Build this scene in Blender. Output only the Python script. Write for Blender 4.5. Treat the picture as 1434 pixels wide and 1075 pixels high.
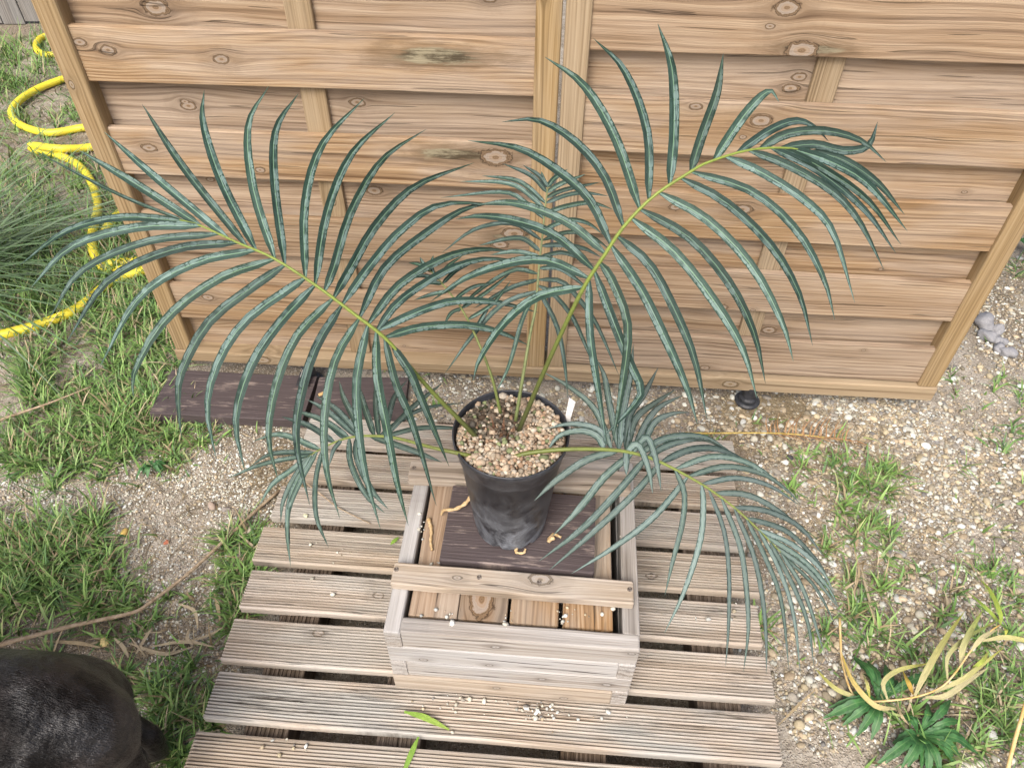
import bpy, bmesh, math, random
import numpy as np
from mathutils import Matrix, Vector
random.seed(7); rng = np.random.default_rng(7)
scene = bpy.context.scene
for o in list(bpy.data.objects): bpy.data.objects.remove(o)
COL = scene.collection
PI = math.pi

# ------------------------------------------------------------------ camera
F_PX, CX, CY, CAM_H = 1066.0, 717.0, 537.5, 1.6       # measured from the photograph (1434 x 1075)
PITCH, ROLL = math.radians(45.3), math.radians(-0.6)
FWD = np.array([0, math.cos(PITCH), -math.sin(PITCH)])
_r0 = np.array([1.0, 0, 0]); _u0 = np.cross(_r0, FWD)
RIGHT = math.cos(ROLL)*_r0 - math.sin(ROLL)*_u0
UP = math.cos(ROLL)*_u0 + math.sin(ROLL)*_r0
EYE = np.array([0, 0, CAM_H])
cd = bpy.data.cameras.new('camera'); cam = bpy.data.objects.new('camera', cd); COL.objects.link(cam)
cd.sensor_fit = 'HORIZONTAL'; cd.sensor_width = 36.0; cd.lens = 36.0*F_PX/1434.0
cd.clip_start = 0.02; cd.clip_end = 400
m = Matrix.Identity(4)
for i in range(3):
    m[i][0], m[i][1], m[i][2], m[i][3] = RIGHT[i], UP[i], -FWD[i], EYE[i]
cam.matrix_world = m
scene.camera = cam

# ------------------------------------------------------------------ light
SUN_EL, SUN_AZ = math.radians(50), math.radians(200)   # compass azimuth (0 = +Y), high, from behind the camera
world = bpy.data.worlds.new('World'); scene.world = world; world.use_nodes = True
wn = world.node_tree.nodes; bg = wn['Background']
sky = wn.new('ShaderNodeTexSky'); sky.sky_type = 'NISHITA'; sky.sun_disc = False
sky.sun_elevation = SUN_EL; sky.sun_rotation = SUN_AZ
sky.air_density = 0.7; sky.dust_density = 6.0; sky.ozone_density = 0.6
world.node_tree.links.new(sky.outputs[0], bg.inputs[0]); bg.inputs[1].default_value = 0.13
sl = bpy.data.lights.new('sun', 'SUN'); sl.energy = 1.5; sl.angle = math.radians(30); sl.color = (1.0, 0.985, 0.96)
sun = bpy.data.objects.new('sun', sl); COL.objects.link(sun)
sd = Vector((math.sin(SUN_AZ)*math.cos(SUN_EL), math.cos(SUN_AZ)*math.cos(SUN_EL), math.sin(SUN_EL)))
sun.rotation_euler = (-sd).to_track_quat('-Z', 'Y').to_euler()
sun.location = (0, -2, 6)
vs = scene.view_settings; vs.view_transform = 'Standard'; vs.look = 'None'; vs.exposure = 0.74; vs.gamma = 1.0
vs.use_curve_mapping = False

# ------------------------------------------------------------------ measuring helpers
def ray(px, py): return FWD + RIGHT*((px-CX)/F_PX) - UP*((py-CY)/F_PX)
def on_z(px, py, z):
    d = ray(px, py); return EYE + d*((z-CAM_H)/d[2])
def on_y(px, py, y):
    d = ray(px, py); return EYE + d*(y/d[1])
def on_plane(px, py, p, n):
    d = ray(px, py); return EYE + d*(np.dot(np.asarray(p)-EYE, n)/np.dot(d, n))
def unit(v): v = np.asarray(v, float); return v/np.linalg.norm(v)

# ------------------------------------------------------------------ object helpers
def tag(o, label=None, cat=None, group=None, kind=None):
    if label: o['label'] = label
    if cat: o['category'] = cat
    if group: o['group'] = group
    if kind: o['kind'] = kind
    return o
def empty(name, loc, rz=0.0):
    o = bpy.data.objects.new(name, None); COL.objects.link(o); o.location = loc
    o.rotation_euler = (0, 0, rz); o.empty_display_size = 0.05
    return o
def link(name, me, mat=None, parent=None, mw=None):
    o = bpy.data.objects.new(name, me); COL.objects.link(o)
    if mat is not None and not me.materials: me.materials.append(mat)
    if parent is not None: o.parent = parent
    if mw is not None: o.matrix_local = mw
    return o
def mesh(verts, faces, smooth=True, uv=None, col=None):
    me = bpy.data.meshes.new('mesh')
    V = np.asarray(verts, dtype=np.float32).reshape(-1, 3)
    if isinstance(faces, np.ndarray):
        n, k = faces.shape
        me.vertices.add(len(V)); me.vertices.foreach_set('co', V.ravel())
        me.loops.add(n*k); me.loops.foreach_set('vertex_index', faces.astype(np.int32).ravel())
        me.polygons.add(n)
        me.polygons.foreach_set('loop_start', (np.arange(n)*k).astype(np.int32))
        me.polygons.foreach_set('loop_total', np.full(n, k, dtype=np.int32))
        me.update(calc_edges=True)
    else:
        me.from_pydata([tuple(map(float, v)) for v in V], [], [tuple(map(int, f)) for f in faces])
    if smooth:
        me.polygons.foreach_set('use_smooth', np.ones(len(me.polygons), dtype=bool))
    if uv is not None:
        UVA = np.asarray(uv, dtype=np.float32)
        l = me.uv_layers.new(name='UVMap')
        idx = np.zeros(len(me.loops), dtype=np.int32); me.loops.foreach_get('vertex_index', idx)
        l.data.foreach_set('uv', UVA[idx].ravel())
    if col is not None:
        a = me.attributes.new('Col', 'FLOAT_COLOR', 'POINT')
        c = np.asarray(col, dtype=np.float32)
        if c.shape[1] == 3: c = np.hstack([c, np.ones((len(c), 1), np.float32)])
        a.data.foreach_set('color', c.ravel())
    me.validate()
    return me

def spline(pts, n):
    P = np.asarray(pts, float)
    if len(P) == 2: 
        t = np.linspace(0, 1, n)[:, None]; return P[0]*(1-t)+P[1]*t
    d = np.r_[0, np.cumsum(np.maximum(np.linalg.norm(np.diff(P, axis=0), axis=1), 1e-6)**0.5)]
    E0 = 2*P[0]-P[1]; E1 = 2*P[-1]-P[-2]
    Q = np.vstack([E0, P, E1]); tk = np.r_[d[0]-(d[1]-d[0]), d, d[-1]+(d[-1]-d[-2])]
    out = []
    for t in np.linspace(d[0], d[-1], n):
        i = min(max(np.searchsorted(d, t, side='right')-1, 0), len(P)-2)
        p0, p1, p2, p3 = Q[i:i+4]; t0, t1, t2, t3 = tk[i:i+4]
        m1 = (p2-p0)/(t2-t0); m2 = (p3-p1)/(t3-t1); h = t2-t1; s = (t-t1)/h
        out.append((2*s**3-3*s**2+1)*p1+(s**3-2*s**2+s)*h*m1+(-2*s**3+3*s**2)*p2+(s**3-s**2)*h*m2)
    return np.array(out)

def tube(path, radii, sides=8, cap=True):
    P = np.asarray(path, float); n = len(P)
    R = np.full(n, radii) if np.isscalar(radii) else np.asarray(radii, float)
    T = np.gradient(P, axis=0); T /= np.linalg.norm(T, axis=1)[:, None]+1e-12
    a = np.array([0, 0, 1.0]) if abs(T[0][2]) < 0.9 else np.array([1.0, 0, 0])
    V = []; Fc = []
    for i in range(n):
        a = a-T[i]*np.dot(a, T[i]); a /= np.linalg.norm(a)+1e-12; b = np.cross(T[i], a)
        for k in range(sides):
            th = 2*PI*k/sides; V.append(P[i]+R[i]*(math.cos(th)*a+math.sin(th)*b))
    for i in range(n-1):
        for k in range(sides):
            k2 = (k+1) % sides
            Fc.append((i*sides+k, i*sides+k2, (i+1)*sides+k2, (i+1)*sides+k))
    if cap:
        Fc.append(tuple(range(sides))[::-1]); Fc.append(tuple((n-1)*sides+k for k in range(sides)))
    return V, Fc

def lathe(prof, seg=48):
    V = []; Fc = []
    for r, z in prof:
        for k in range(seg):
            th = 2*PI*k/seg; V.append((r*math.cos(th), r*math.sin(th), z))
    for i in range(len(prof)-1):
        for k in range(seg):
            k2 = (k+1) % seg
            Fc.append((i*seg+k, i*seg+k2, (i+1)*seg+k2, (i+1)*seg+k))
    return V, Fc

def board_mesh(L, W, T, bev=0.003, grooves=0, gd=0.0016, segs=6, bow=0.0008, seed=0, skew=0.0):
    """board: X along, Y across, Z thickness, centred; +Z is the show face"""
    r = random.Random(seed)
    prof = []
    w, t = W/2, T/2
    prof += [(-w+bev, -t), (w-bev, -t), (w, -t+bev), (w, t-bev), (w-bev*.3, t-bev*.3), (w-bev, t)]
    if grooves:
        x1, x0 = w-bev-0.0015, -w+bev+0.0015; p = (x1-x0)/grooves
        for i in range(grooves):
            a = x1-p*i
            prof += [(a-p*.22, t), (a-p*.34, t-gd), (a-p*.66, t-gd), (a-p*.78, t)]
    prof += [(-w+bev, t), (-w+bev*.3, t-bev*.3), (-w, t-bev), (-w, -t+bev)]
    n = len(prof); V = []; Fc = []
    xs = [-L/2, -L/2+bev*.8] + [-L/2+L*i/segs for i in range(1, segs)] + [L/2-bev*.8, L/2]
    for j, x in enumerate(xs):
        dy = r.uniform(-bow, bow); dz = r.uniform(-bow, bow)*0.4
        s = 1-2*bev*.5/W if j in (0, len(xs)-1) else 1
        for (y, z) in prof:
            V.append((x+skew*y*(1 if abs(x) > L/2-bev*2 else 0), y*s+dy, z*(s if j in (0, len(xs)-1) else 1)+dz))
    for j in range(len(xs)-1):
        for k in range(n):
            k2 = (k+1) % n
            Fc.append((j*n+k, (j+1)*n+k, (j+1)*n+k2, j*n+k2))
    Fc.append(tuple(range(n))); Fc.append(tuple((len(xs)-1)*n+k for k in range(n))[::-1])
    me = mesh(V, Fc, smooth=False)
    bm = bmesh.new(); bm.from_mesh(me); bmesh.ops.recalc_face_normals(bm, faces=bm.faces); bm.to_mesh(me); bm.free()
    return me

# ------------------------------------------------------------------ node helpers
class N:
    def __init__(s, name):
        s.m = bpy.data.materials.new(name); s.m.use_nodes = True
        s.t = s.m.node_tree; s.n = s.t.nodes; s.bsdf = s.n['Principled BSDF']; s.out = s.n['Material Output']
    def L(s, a, b): s.t.links.new(a, b)
    def put(s, sock, v):
        if isinstance(v, (int, float)): sock.default_value = v
        elif isinstance(v, (tuple, list)):
            v = tuple(v)
            if sock.type == 'RGBA' and len(v) == 3: v = v+(1,)
            sock.default_value = v
        else: s.L(v, sock)
    def math(s, op, a, b=None, c=None, clamp=False):
        n = s.n.new('ShaderNodeMath'); n.operation = op; n.use_clamp = clamp
        s.put(n.inputs[0], a)
        if b is not None: s.put(n.inputs[1], b)
        if c is not None: s.put(n.inputs[2], c)
        return n.outputs[0]
    def vec(s, x, y, z):
        n = s.n.new('ShaderNodeCombineXYZ'); s.put(n.inputs[0], x); s.put(n.inputs[1], y); s.put(n.inputs[2], z)
        return n.outputs[0]
    def sep(s, v):
        n = s.n.new('ShaderNodeSeparateXYZ'); s.L(v, n.inputs[0]); return n.outputs
    def noise(s, v, scale=1, detail=2, rough=.5, dist=0):
        n = s.n.new('ShaderNodeTexNoise'); s.L(v, n.inputs['Vector']); n.inputs['Scale'].default_value = scale
        n.inputs['Detail'].default_value = detail; n.inputs['Roughness'].default_value = rough
        n.inputs['Distortion'].default_value = dist
        return n.outputs[0]
    def voro(s, v, scale=1, feat='F1', rnd=1):
        n = s.n.new('ShaderNodeTexVoronoi'); n.feature = feat; s.L(v, n.inputs['Vector'])
        n.inputs['Scale'].default_value = scale; n.inputs['Randomness'].default_value = rnd
        return n.outputs
    def ramp(s, f, stops):
        n = s.n.new('ShaderNodeValToRGB'); s.put(n.inputs[0], f); e = n.color_ramp.elements
        while len(e) < len(stops): e.new(0.5)
        for k, (p, c) in enumerate(stops):
            e[k].position = p; c = c if isinstance(c, (tuple, list)) else (c, c, c); e[k].color = tuple(c)[:3]+(1,)
        return n.outputs[0]
    def mix(s, f, a, b, mode='MIX'):
        n = s.n.new('ShaderNodeMix'); n.data_type = 'RGBA'; n.blend_type = mode; n.clamp_factor = True
        s.put(n.inputs['Factor'], f); s.put(n.inputs[6], a); s.put(n.inputs[7], b); return n.outputs[2]
    def step(s, v, lo, hi):
        n = s.n.new('ShaderNodeMapRange'); n.interpolation_type = 'SMOOTHSTEP'; s.put(n.inputs[0], v)
        n.inputs[1].default_value = lo; n.inputs[2].default_value = hi
        return n.outputs[0]
    def bump(s, h, strength=.3, dist=.002):
        n = s.n.new('ShaderNodeBump'); n.inputs['Strength'].default_value = strength; n.inputs['Distance'].default_value = dist
        s.L(h, n.inputs['Height']); s.L(n.outputs[0], s.bsdf.inputs['Normal'])
    def obj(s): 
        n = s.n.new('ShaderNodeTexCoord'); return n.outputs['Object']
    def uv(s):
        n = s.n.new('ShaderNodeTexCoord'); return n.outputs['UV']
    def rnd(s): return s.n.new('ShaderNodeObjectInfo').outputs['Random']
    def attr(s, name, typ='GEOMETRY'):
        n = s.n.new('ShaderNodeAttribute'); n.attribute_name = name; n.attribute_type = typ; return n.outputs
    def done(s, col, rough=.8, spec=.3, **kw):
        s.put(s.bsdf.inputs['Base Color'], col); s.put(s.bsdf.inputs['Roughness'], rough)
        s.put(s.bsdf.inputs['Specular IOR Level'], spec)
        for k, v in kw.items(): s.put(s.bsdf.inputs[k.replace('_', ' ')], v)
        return s.m

def wood(name, dark, mid, light, ring=70, fine=330, fine_amt=.5, warp=.03, grey=None, grey_amt=0., stain=0., bump=.35,
         knots=3, rough=.78, paint=None, crack=0.0, lines=520, rot=False):
    s = N(name); P = s.sep(s.obj()); x, y, z = P[0], P[1], P[2]; r = s.rnd()
    psi = y; km = 0.0; halo = 0.0; rkm = 10.0
    for i in range(knots):
        k = s.sep(s.attr('knot%d' % (i+1), 'OBJECT')['Vector'])
        dx = s.math('MULTIPLY', s.math('SUBTRACT', x, k[0]), .55); dy = s.math('SUBTRACT', y, k[1])
        r2 = s.math('ADD', s.math('MULTIPLY', dx, dx), s.math('MULTIPLY', dy, dy))
        k2 = s.math('MAXIMUM', s.math('MULTIPLY', k[2], k[2]), 1e-8)
        psi = s.math('SUBTRACT', psi, s.math('DIVIDE', s.math('MULTIPLY', s.math('MULTIPLY', k2, 1.6), dy), s.math('MAXIMUM', r2, k2)))
        rk = s.math('SQRT', s.math('DIVIDE', r2, k2)); rk = s.math('MULTIPLY', rk, s.math('MULTIPLY_ADD', s.noise(s.obj(), 75, 3, .6), .9, .55))
        rkm = s.math('MINIMUM', rkm, rk)
    wv = s.vec(s.math('MULTIPLY_ADD', r, 31.0, s.math('MULTIPLY', x, 2.2)), s.math('MULTIPLY', y, 9.0), s.math('MULTIPLY', r, 17.0))
    wn_ = s.noise(wv, 1, 2, .5)
    psi2 = s.math('MULTIPLY_ADD', s.math('SUBTRACT', wn_, .5), warp, psi)
    zz = s.math('MULTIPLY', z, ring*.8)
    g1 = s.noise(s.vec(s.math('MULTIPLY_ADD', r, 53.0, s.math('MULTIPLY', x, .8)), s.math('MULTIPLY', psi2, ring), s.math('MULTIPLY_ADD', r, 7.0, zz)), 1, 3, .6)
    g2 = s.noise(s.vec(s.math('MULTIPLY_ADD', r, 11.0, s.math('MULTIPLY', x, 5.0)), s.math('MULTIPLY', psi2, fine), s.math('MULTIPLY', z, fine)), 1, 2, .55)
    glow = s.noise(s.vec(s.math('MULTIPLY_ADD', r, 23.0, s.math('MULTIPLY', x, .75)), s.math('MULTIPLY', psi, 16.0), s.math('MULTIPLY_ADD', r, 5.0, s.math('MULTIPLY', z, 16.0))), 1, 2, .5)
    r7 = s.math('FRACT', s.math('MULTIPLY', r, 7.7)); r3 = s.math('FRACT', s.math('MULTIPLY', r, 23.1))
    ph = s.math('ADD', s.math('MULTIPLY', psi2, s.math('MULTIPLY_ADD', r7, lines*1.1, lines*.55)), s.math('MULTIPLY', glow, s.math('MULTIPLY_ADD', r3, 36.0, 8.0)))
    ln_ = s.math('POWER', s.math('MULTIPLY_ADD', s.math('SINE', ph), .5, .5), 2.2)
    amp = s.step(s.noise(s.vec(s.math('MULTIPLY_ADD', r, 67.0, s.math('MULTIPLY', x, 1.6)), s.math('MULTIPLY', y, 30.0), r), 1, 2), .3, .62)
    f = s.math('ADD', s.math('MULTIPLY', g1, .62), s.math('MULTIPLY', s.math('SUBTRACT', g2, .5), fine_amt))
    f = s.math('SUBTRACT', f, s.math('MULTIPLY', s.math('MULTIPLY', ln_, amp), .25))
    f = s.math('ADD', f, .27)
    col = s.ramp(f, [(.22, dark), (.5, mid), (.72, light)])
    # board to board colour change
    tint = s.noise(s.vec(s.math('MULTIPLY', r, 97.0), s.math('MULTIPLY', r, 13.0), .3), 1, 0)
    hsv = s.n.new('ShaderNodeHueSaturation'); s.L(col, hsv.inputs['Color'])
    s.put(hsv.inputs['Value'], s.math('MULTIPLY_ADD', tint, .44, .78)); s.put(hsv.inputs['Saturation'], s.math('MULTIPLY_ADD', r, .3, .85))
    col = hsv.outputs[0]
    blotch = s.noise(s.vec(s.math('MULTIPLY_ADD', r, 41.0, s.math('MULTIPLY', x, 3.0)), s.math('MULTIPLY', y, 14.0), r), 1, 3, .6)
    if grey is not None:
        gf = s.math('MULTIPLY', s.step(blotch, .36, .66), s.math('MULTIPLY_ADD', r3, grey_amt*.9, grey_amt*.45))
        col = s.mix(gf, col, s.mix(s.math('MULTIPLY', f, 1.0), tuple(c*.55 for c in grey), tuple(min(1, c*1.35) for c in grey)))
    if stain:
        b2 = s.noise(s.vec(s.math('MULTIPLY_ADD', r, 71.0, s.math('MULTIPLY', x, 4.0)), s.math('MULTIPLY', y, 55.0), r), 1, 6, .78)
        col = s.mix(s.math('MULTIPLY', s.step(s.math('MULTIPLY_ADD', s.math('SUBTRACT', r3, .5), .08, b2), .55, .76), stain), col, tuple(c*.28 for c in dark))
    if paint is not None:
        pn = s.noise(s.vec(s.math('MULTIPLY_ADD', r, 19.0, s.math('MULTIPLY', x, 7.0)), s.math('MULTIPLY', y, 34.0), z), 1, 6, .72)
        wear = s.math('MULTIPLY', s.step(s.math('MULTIPLY_ADD', g2, .25, pn), .67, .80), .7)
        pc = s.mix(g2, tuple(c*.55 for c in paint), tuple(c*1.5 for c in paint))
        col = s.mix(wear, pc, s.mix(g2, (.2, .15, .12), (.42, .35, .31)))
    if rot:
        ra = s.sep(s.attr('rot', 'OBJECT')['Vector']); dx = s.math('MULTIPLY', s.math('SUBTRACT', x, ra[0]), .17); dy = s.math('SUBTRACT', y, ra[1])
        rd = s.math('SQRT', s.math('ADD', s.math('MULTIPLY', dx, dx), s.math('MULTIPLY', dy, dy))); nz = s.noise(s.vec(s.math('MULTIPLY', x, 14.), s.math('MULTIPLY', y, 70.), r), 1, 5, .7)
        q_ = s.math('DIVIDE', rd, s.math('MULTIPLY', s.math('MAXIMUM', ra[2], 1e-5), s.math('MULTIPLY_ADD', nz, 2.2, .1)))
        col = s.mix(s.math('MULTIPLY', s.step(q_, 1.9, .9), .55), col, (.13, .085, .045)); col = s.mix(s.math('MULTIPLY', s.step(q_, .95, .6), .85), col, s.mix(s.step(nz, .4, .62), (.05, .042, .025), (.30, .27, .18)))
    # knots: darker halo, rim and paler heart
    halo = s.step(rkm, 4.0, 1.0); col = s.mix(s.math('MULTIPLY', halo, .26), col, tuple(c*.55 for c in dark))
    inner = s.step(rkm, 1.12, .92)
    kc = s.ramp(s.math('MULTIPLY_ADD', s.math('SINE', s.math('MULTIPLY', rkm, 26.0)), .08, rkm), [(.0, tuple(c*.6 for c in dark)), (.22, mid), (.55, tuple(.5*c+.13 for c in light)), (.8, tuple(c*.75 for c in mid)), (.95, tuple(c*.22 for c in dark)), (1., tuple(c*.35 for c in dark))])
    col = s.mix(inner, col, kc)
    h = s.math('ADD', s.math('MULTIPLY', g2, .8), s.math('MULTIPLY', g1, .5))
    if crack:
        cn = s.noise(s.vec(s.math('MULTIPLY_ADD', r, 29.0, s.math('MULTIPLY', x, 2.6)), s.math('MULTIPLY', psi2, 95.0), 0.0), 1, 1, .4)
        ck = s.step(s.math('ABSOLUTE', s.math('SUBTRACT', cn, .72)), .03, .008)
        col = s.mix(s.math('MULTIPLY', ck, crack), col, (.03, .022, .016)); h = s.math('SUBTRACT', h, s.math('MULTIPLY', ck, .8))
    s.bump(h, bump, .003)
    return s.done(col, rough, .25)

M = {}
M['fence'] = wood('fence_wood', (.130, .080, .045), (.292, .200, .120), (.40, .298, .194), ring=62, fine=300, fine_amt=.55, warp=.03, grey=(.42, .35, .28), grey_amt=.45, stain=.25, bump=.7, crack=.5, rot=True)
M['stile'] = wood('frame_wood', (.165, .112, .058), (.295, .212, .118), (.395, .30, .182), ring=110, fine=420, fine_amt=.5, warp=.006, grey=(.42, .36, .27), grey_amt=.2, bump=.4, knots=1)
M['pallet'] = wood('pallet_wood', (.17, .13, .092), (.40, .33, .255), (.56, .49, .41), ring=60, fine=260, fine_amt=.5, warp=.02, grey=(.43, .415, .375), grey_amt=.85, stain=.95, bump=.5, knots=1, crack=.4)
M['stringer'] = wood('stringer_wood', (.06, .043, .028), (.12, .09, .065), (.19, .15, .115), knots=1, stain=.5)  # darker than the deck boards: shade of the pallet gaps put into the colour
M['stool'] = wood('stool_wood', (.165, .13, .095), (.345, .285, .218), (.47, .405, .33), ring=80, fine=380, fine_amt=.5, warp=.015, grey=(.50, .465, .42), grey_amt=.75, stain=.3, bump=.5, knots=2, crack=.8)
M['stool_grey'] = wood('silvered_wood', (.17, .145, .12), (.34, .31, .275), (.48, .455, .425), ring=80, fine=380, fine_amt=.55, warp=.012, grey=(.41, .41, .405), grey_amt=.7, stain=.25, bump=.5, knots=2, crack=.8)
M['slat'] = wood('slat_wood', (.13, .075, .04), (.30, .195, .11), (.41, .30, .20), ring=80, fine=360, fine_amt=.6, warp=.02, grey=(.33, .29, .24), grey_amt=.65, stain=.45, bump=.5, knots=2, crack=.8)
M['dark_plank'] = wood('dark_stained_wood', (.03, .02, .02), (.06, .045, .045), (.1, .08, .08), ring=70, fine=300, knots=1, paint=(.078, .062, .062), bump=.8, rough=.6)
M['old_fence'] = wood('weathered_fence_wood', (.10, .09, .08), (.2, .185, .165), (.30, .28, .25), ring=90, fine=340, knots=1, grey=(.25, .25, .24), grey_amt=.7, stain=.5)

# ------------------------------------------------------------------ ground
def gz(x, y):
    x = np.asarray(x, float); y = np.asarray(y, float)
    h = .006*np.sin(3.1*x+1.3*y)+.005*np.sin(5.3*y-2.2*x+1)+.003*np.sin(11*x+7*y)+.002*np.sin(17*y-13*x)
    return h-.004
def axis(lo, hi, n, far):
    c = np.linspace(lo, hi, n); e = np.geomspace(.08, far, 16)
    return np.r_[lo-e[::-1], c, hi+e]
gx = axis(-2.6, 2.6, 190, 60); gy = axis(-.6, 4.6, 190, 60)
GX, GY = np.meshgrid(gx, gy); GZ = gz(GX, GY)+rng.normal(0, .0012, GX.shape)
nx, ny = len(gx), len(gy)
ii = (np.arange(ny-1)[:, None]*nx+np.arange(nx-1)[None]).ravel()
gf = np.stack([ii, ii+1, ii+nx+1, ii+nx], 1)
s = N('dirt'); P = s.n.new('ShaderNodeTexCoord').outputs['Object']
a = s.noise(P, 2.2, 4, .6); b = s.noise(P, 28, 5, .65); c = s.noise(P, 190, 3, .6); v = s.voro(P, 230); v2 = s.voro(P, 95)
base = s.ramp(s.math('ADD', s.math('MULTIPLY', b, .6), s.math('MULTIPLY', c, .4)), [(.3, (.165, .138, .104)), (.5, (.36, .32, .258)), (.68, (.51, .47, .405))])
base = s.mix(s.step(a, .42, .62), base, s.mix(b, (.12, .098, .066), (.30, .252, .19)))
grit = s.mix(s.sep(v[1])[0], (.20, .16, .125), (.62, .56, .48))
base = s.mix(s.math('MULTIPLY', s.step(v[0], .55, .25), s.step(s.sep(v[1])[1], .25, .5)), base, grit)
h = s.math('ADD', s.math('MULTIPLY', s.step(v[0], .6, .1), .6), s.math('ADD', s.math('MULTIPLY', c, .5), s.math('MULTIPLY', s.step(v2[0], .7, .1), .5)))
s.bump(h, .8, .004); M['dirt'] = s.done(base, .95, .15)
gob = link('ground', mesh(np.stack([GX, GY, GZ], -1), gf), M['dirt']); tag(gob, kind='structure')

# ------------------------------------------------------------------ fence panels
RX90 = Matrix.Rotation(PI/2, 4, 'X')
STAND = Matrix(((0, -1, 0, 0), (0, 0, -1, 0), (1, 0, 0, 0), (0, 0, 0, 1)))
def T(x, y, z): return Matrix.Translation((x, y, z))
def set_knots(o, ks):
    for i in range(3):
        o['knot%d' % (i+1)] = [float(q) for q in (ks[i] if i < len(ks) else (9.0, 9.0, 1e-4))]
def panel(label, origin, yaw, W, front0, fh, period, batten_x, knots_px, seed, rail_h):
    r = random.Random(seed)
    root = empty('fence_panel', (origin[0], origin[1], 0), yaw)
    tag(root, label, 'fence panel', 'fence panels standing side by side')
    e1 = np.array([math.cos(yaw), math.sin(yaw), 0]); nn = np.array([-math.sin(yaw), math.cos(yaw), 0]); O = np.array([origin[0], origin[1], 0.])
    sw = .052
    kl = []
    for (px, py, rad) in knots_px:
        p = on_plane(px, py, O, nn); kl.append((np.dot(p-O, e1), p[2], rad))
    meF = [board_mesh(W-2*sw+.012, fh, .016, .0025, seed=seed*10+i, bow=.001) for i in range(3)]
    meB = [board_mesh(W-2*sw+.012, fh+.018, .016, .0025, seed=seed*10+5+i, bow=.001) for i in range(3)]
    k = 0; z = front0
    while z < 1.82:
        zc = z+fh/2
        for layer in (0, 1):
            zz = zc if layer == 0 else zc-period/2-.004
            if zz-fh/2-.01 < rail_h[0]: continue
            o = link('board', (meF if layer == 0 else meB)[k % 3], M['fence'], root, T(W/2, .014 if layer == 0 else .045, zz+r.uniform(-.002, .002)) @ Matrix.Rotation(r.uniform(-.002, .002), 4, 'Y') @ RX90)
            mine = [(a-W/2, b-zz, rad) for (a, b, rad) in kl if abs(b-zz) < (fh/2 if layer == 0 else fh/2-.01)][:3]
            if len(mine) < 2: mine.append((r.uniform(-.48, .48)*W, r.uniform(-.4, .4)*fh, r.choice([.003, .004, .006, .009])))
            set_knots(o, mine)
            o['rot'] = [9.0, 9.0, 1e-4]
            for (px, py, sz) in ROT:
                p = on_plane(px, py, O, nn); a_ = np.dot(p-O, e1)
                if layer == 0 and 0 < a_ < W and abs(p[2]-zz) < fh/2: o['rot'] = [float(a_-W/2), float(p[2]-zz), sz]
        z += period; k += 1
    zt = 1.9
    me = board_mesh(zt-rail_h[1], sw, .075, .006, seed=seed+3)
    for xx in (sw/2, W-sw/2):
        o = link('stile', me, M['stile'], root, T(xx, .034, (zt+rail_h[1])/2-.001) @ STAND); set_knots(o, [(r.uniform(-.5, .1), .01, .006)])
    o = link('bottom_rail', board_mesh(W+.008, rail_h[1]-rail_h[0], .085, .004, seed=seed+4), M['stile'], root, T(W/2, .034, (rail_h[1]+rail_h[0])/2) @ RX90)
    set_knots(o, [(-.28 if W < 1.075 else -.02, .0, .013)])
    o = link('top_rail', board_mesh(W+.008, .045, .085, .004, seed=seed+6), M['stile'], root, T(W/2, .034, zt+.021) @ RX90); set_knots(o, [])
    o = link('batten', board_mesh(zt-rail_h[1]-.004, .056, .014, .003, seed=seed+5), M['stile'], root, T(batten_x, .0295, (zt+rail_h[1])/2) @ STAND); set_knots(o, [(-.4, .0, .008)])
    return root
ROT = [(610, 82, .016), (640, 218, .014), (720, 335, .010), (1135, 72, .009)]
kL = [(150, 73, .010), (110, 62, .009), (309, 86, .010), (688, 92, .020), (320, 108, .006), (207, 209, .010), (208, 20, .016), (363, 240, .007), (694, 222, .02), (150, 418, .006), (145, 422, .004),
      (290, 418, .010), (420, 446, .008), (720, 330, .017), (700, 345, .012), (495, 153, .010), (520, 278, .012), (255, 158, .010), (287, 262, .006), (390, 350, .005), (250, 152, .006)]
kR = [(1103, 14, .014), (1079, 40, .006), (1123, 74, .018), (1067, 170, .013), (1041, 193, .005), (1125, 118, .009), (1112, 134, .010), (1085, 262, .008), (1040, 295, .013), (1185, 12, .005), (1010, 433, .010), (1055, 437, .004), (1080, 475, .012), (987, 517, .008), (975, 150, .008)]
pL = panel('wooden fence panel with greenish rot streaks beside the yellow hose', (-.974, 1.614), math.radians(-3.12), 1.066, .217, .117, .2215, .535, kL, 3, (.060, .098))
pR = panel('wooden fence panel standing over the gravel and the grey concrete lumps', (.097, 1.5545), math.radians(-3.63), 1.080, .113, .124, .2175, .54, kR, 5, (.055, .104))

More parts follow.
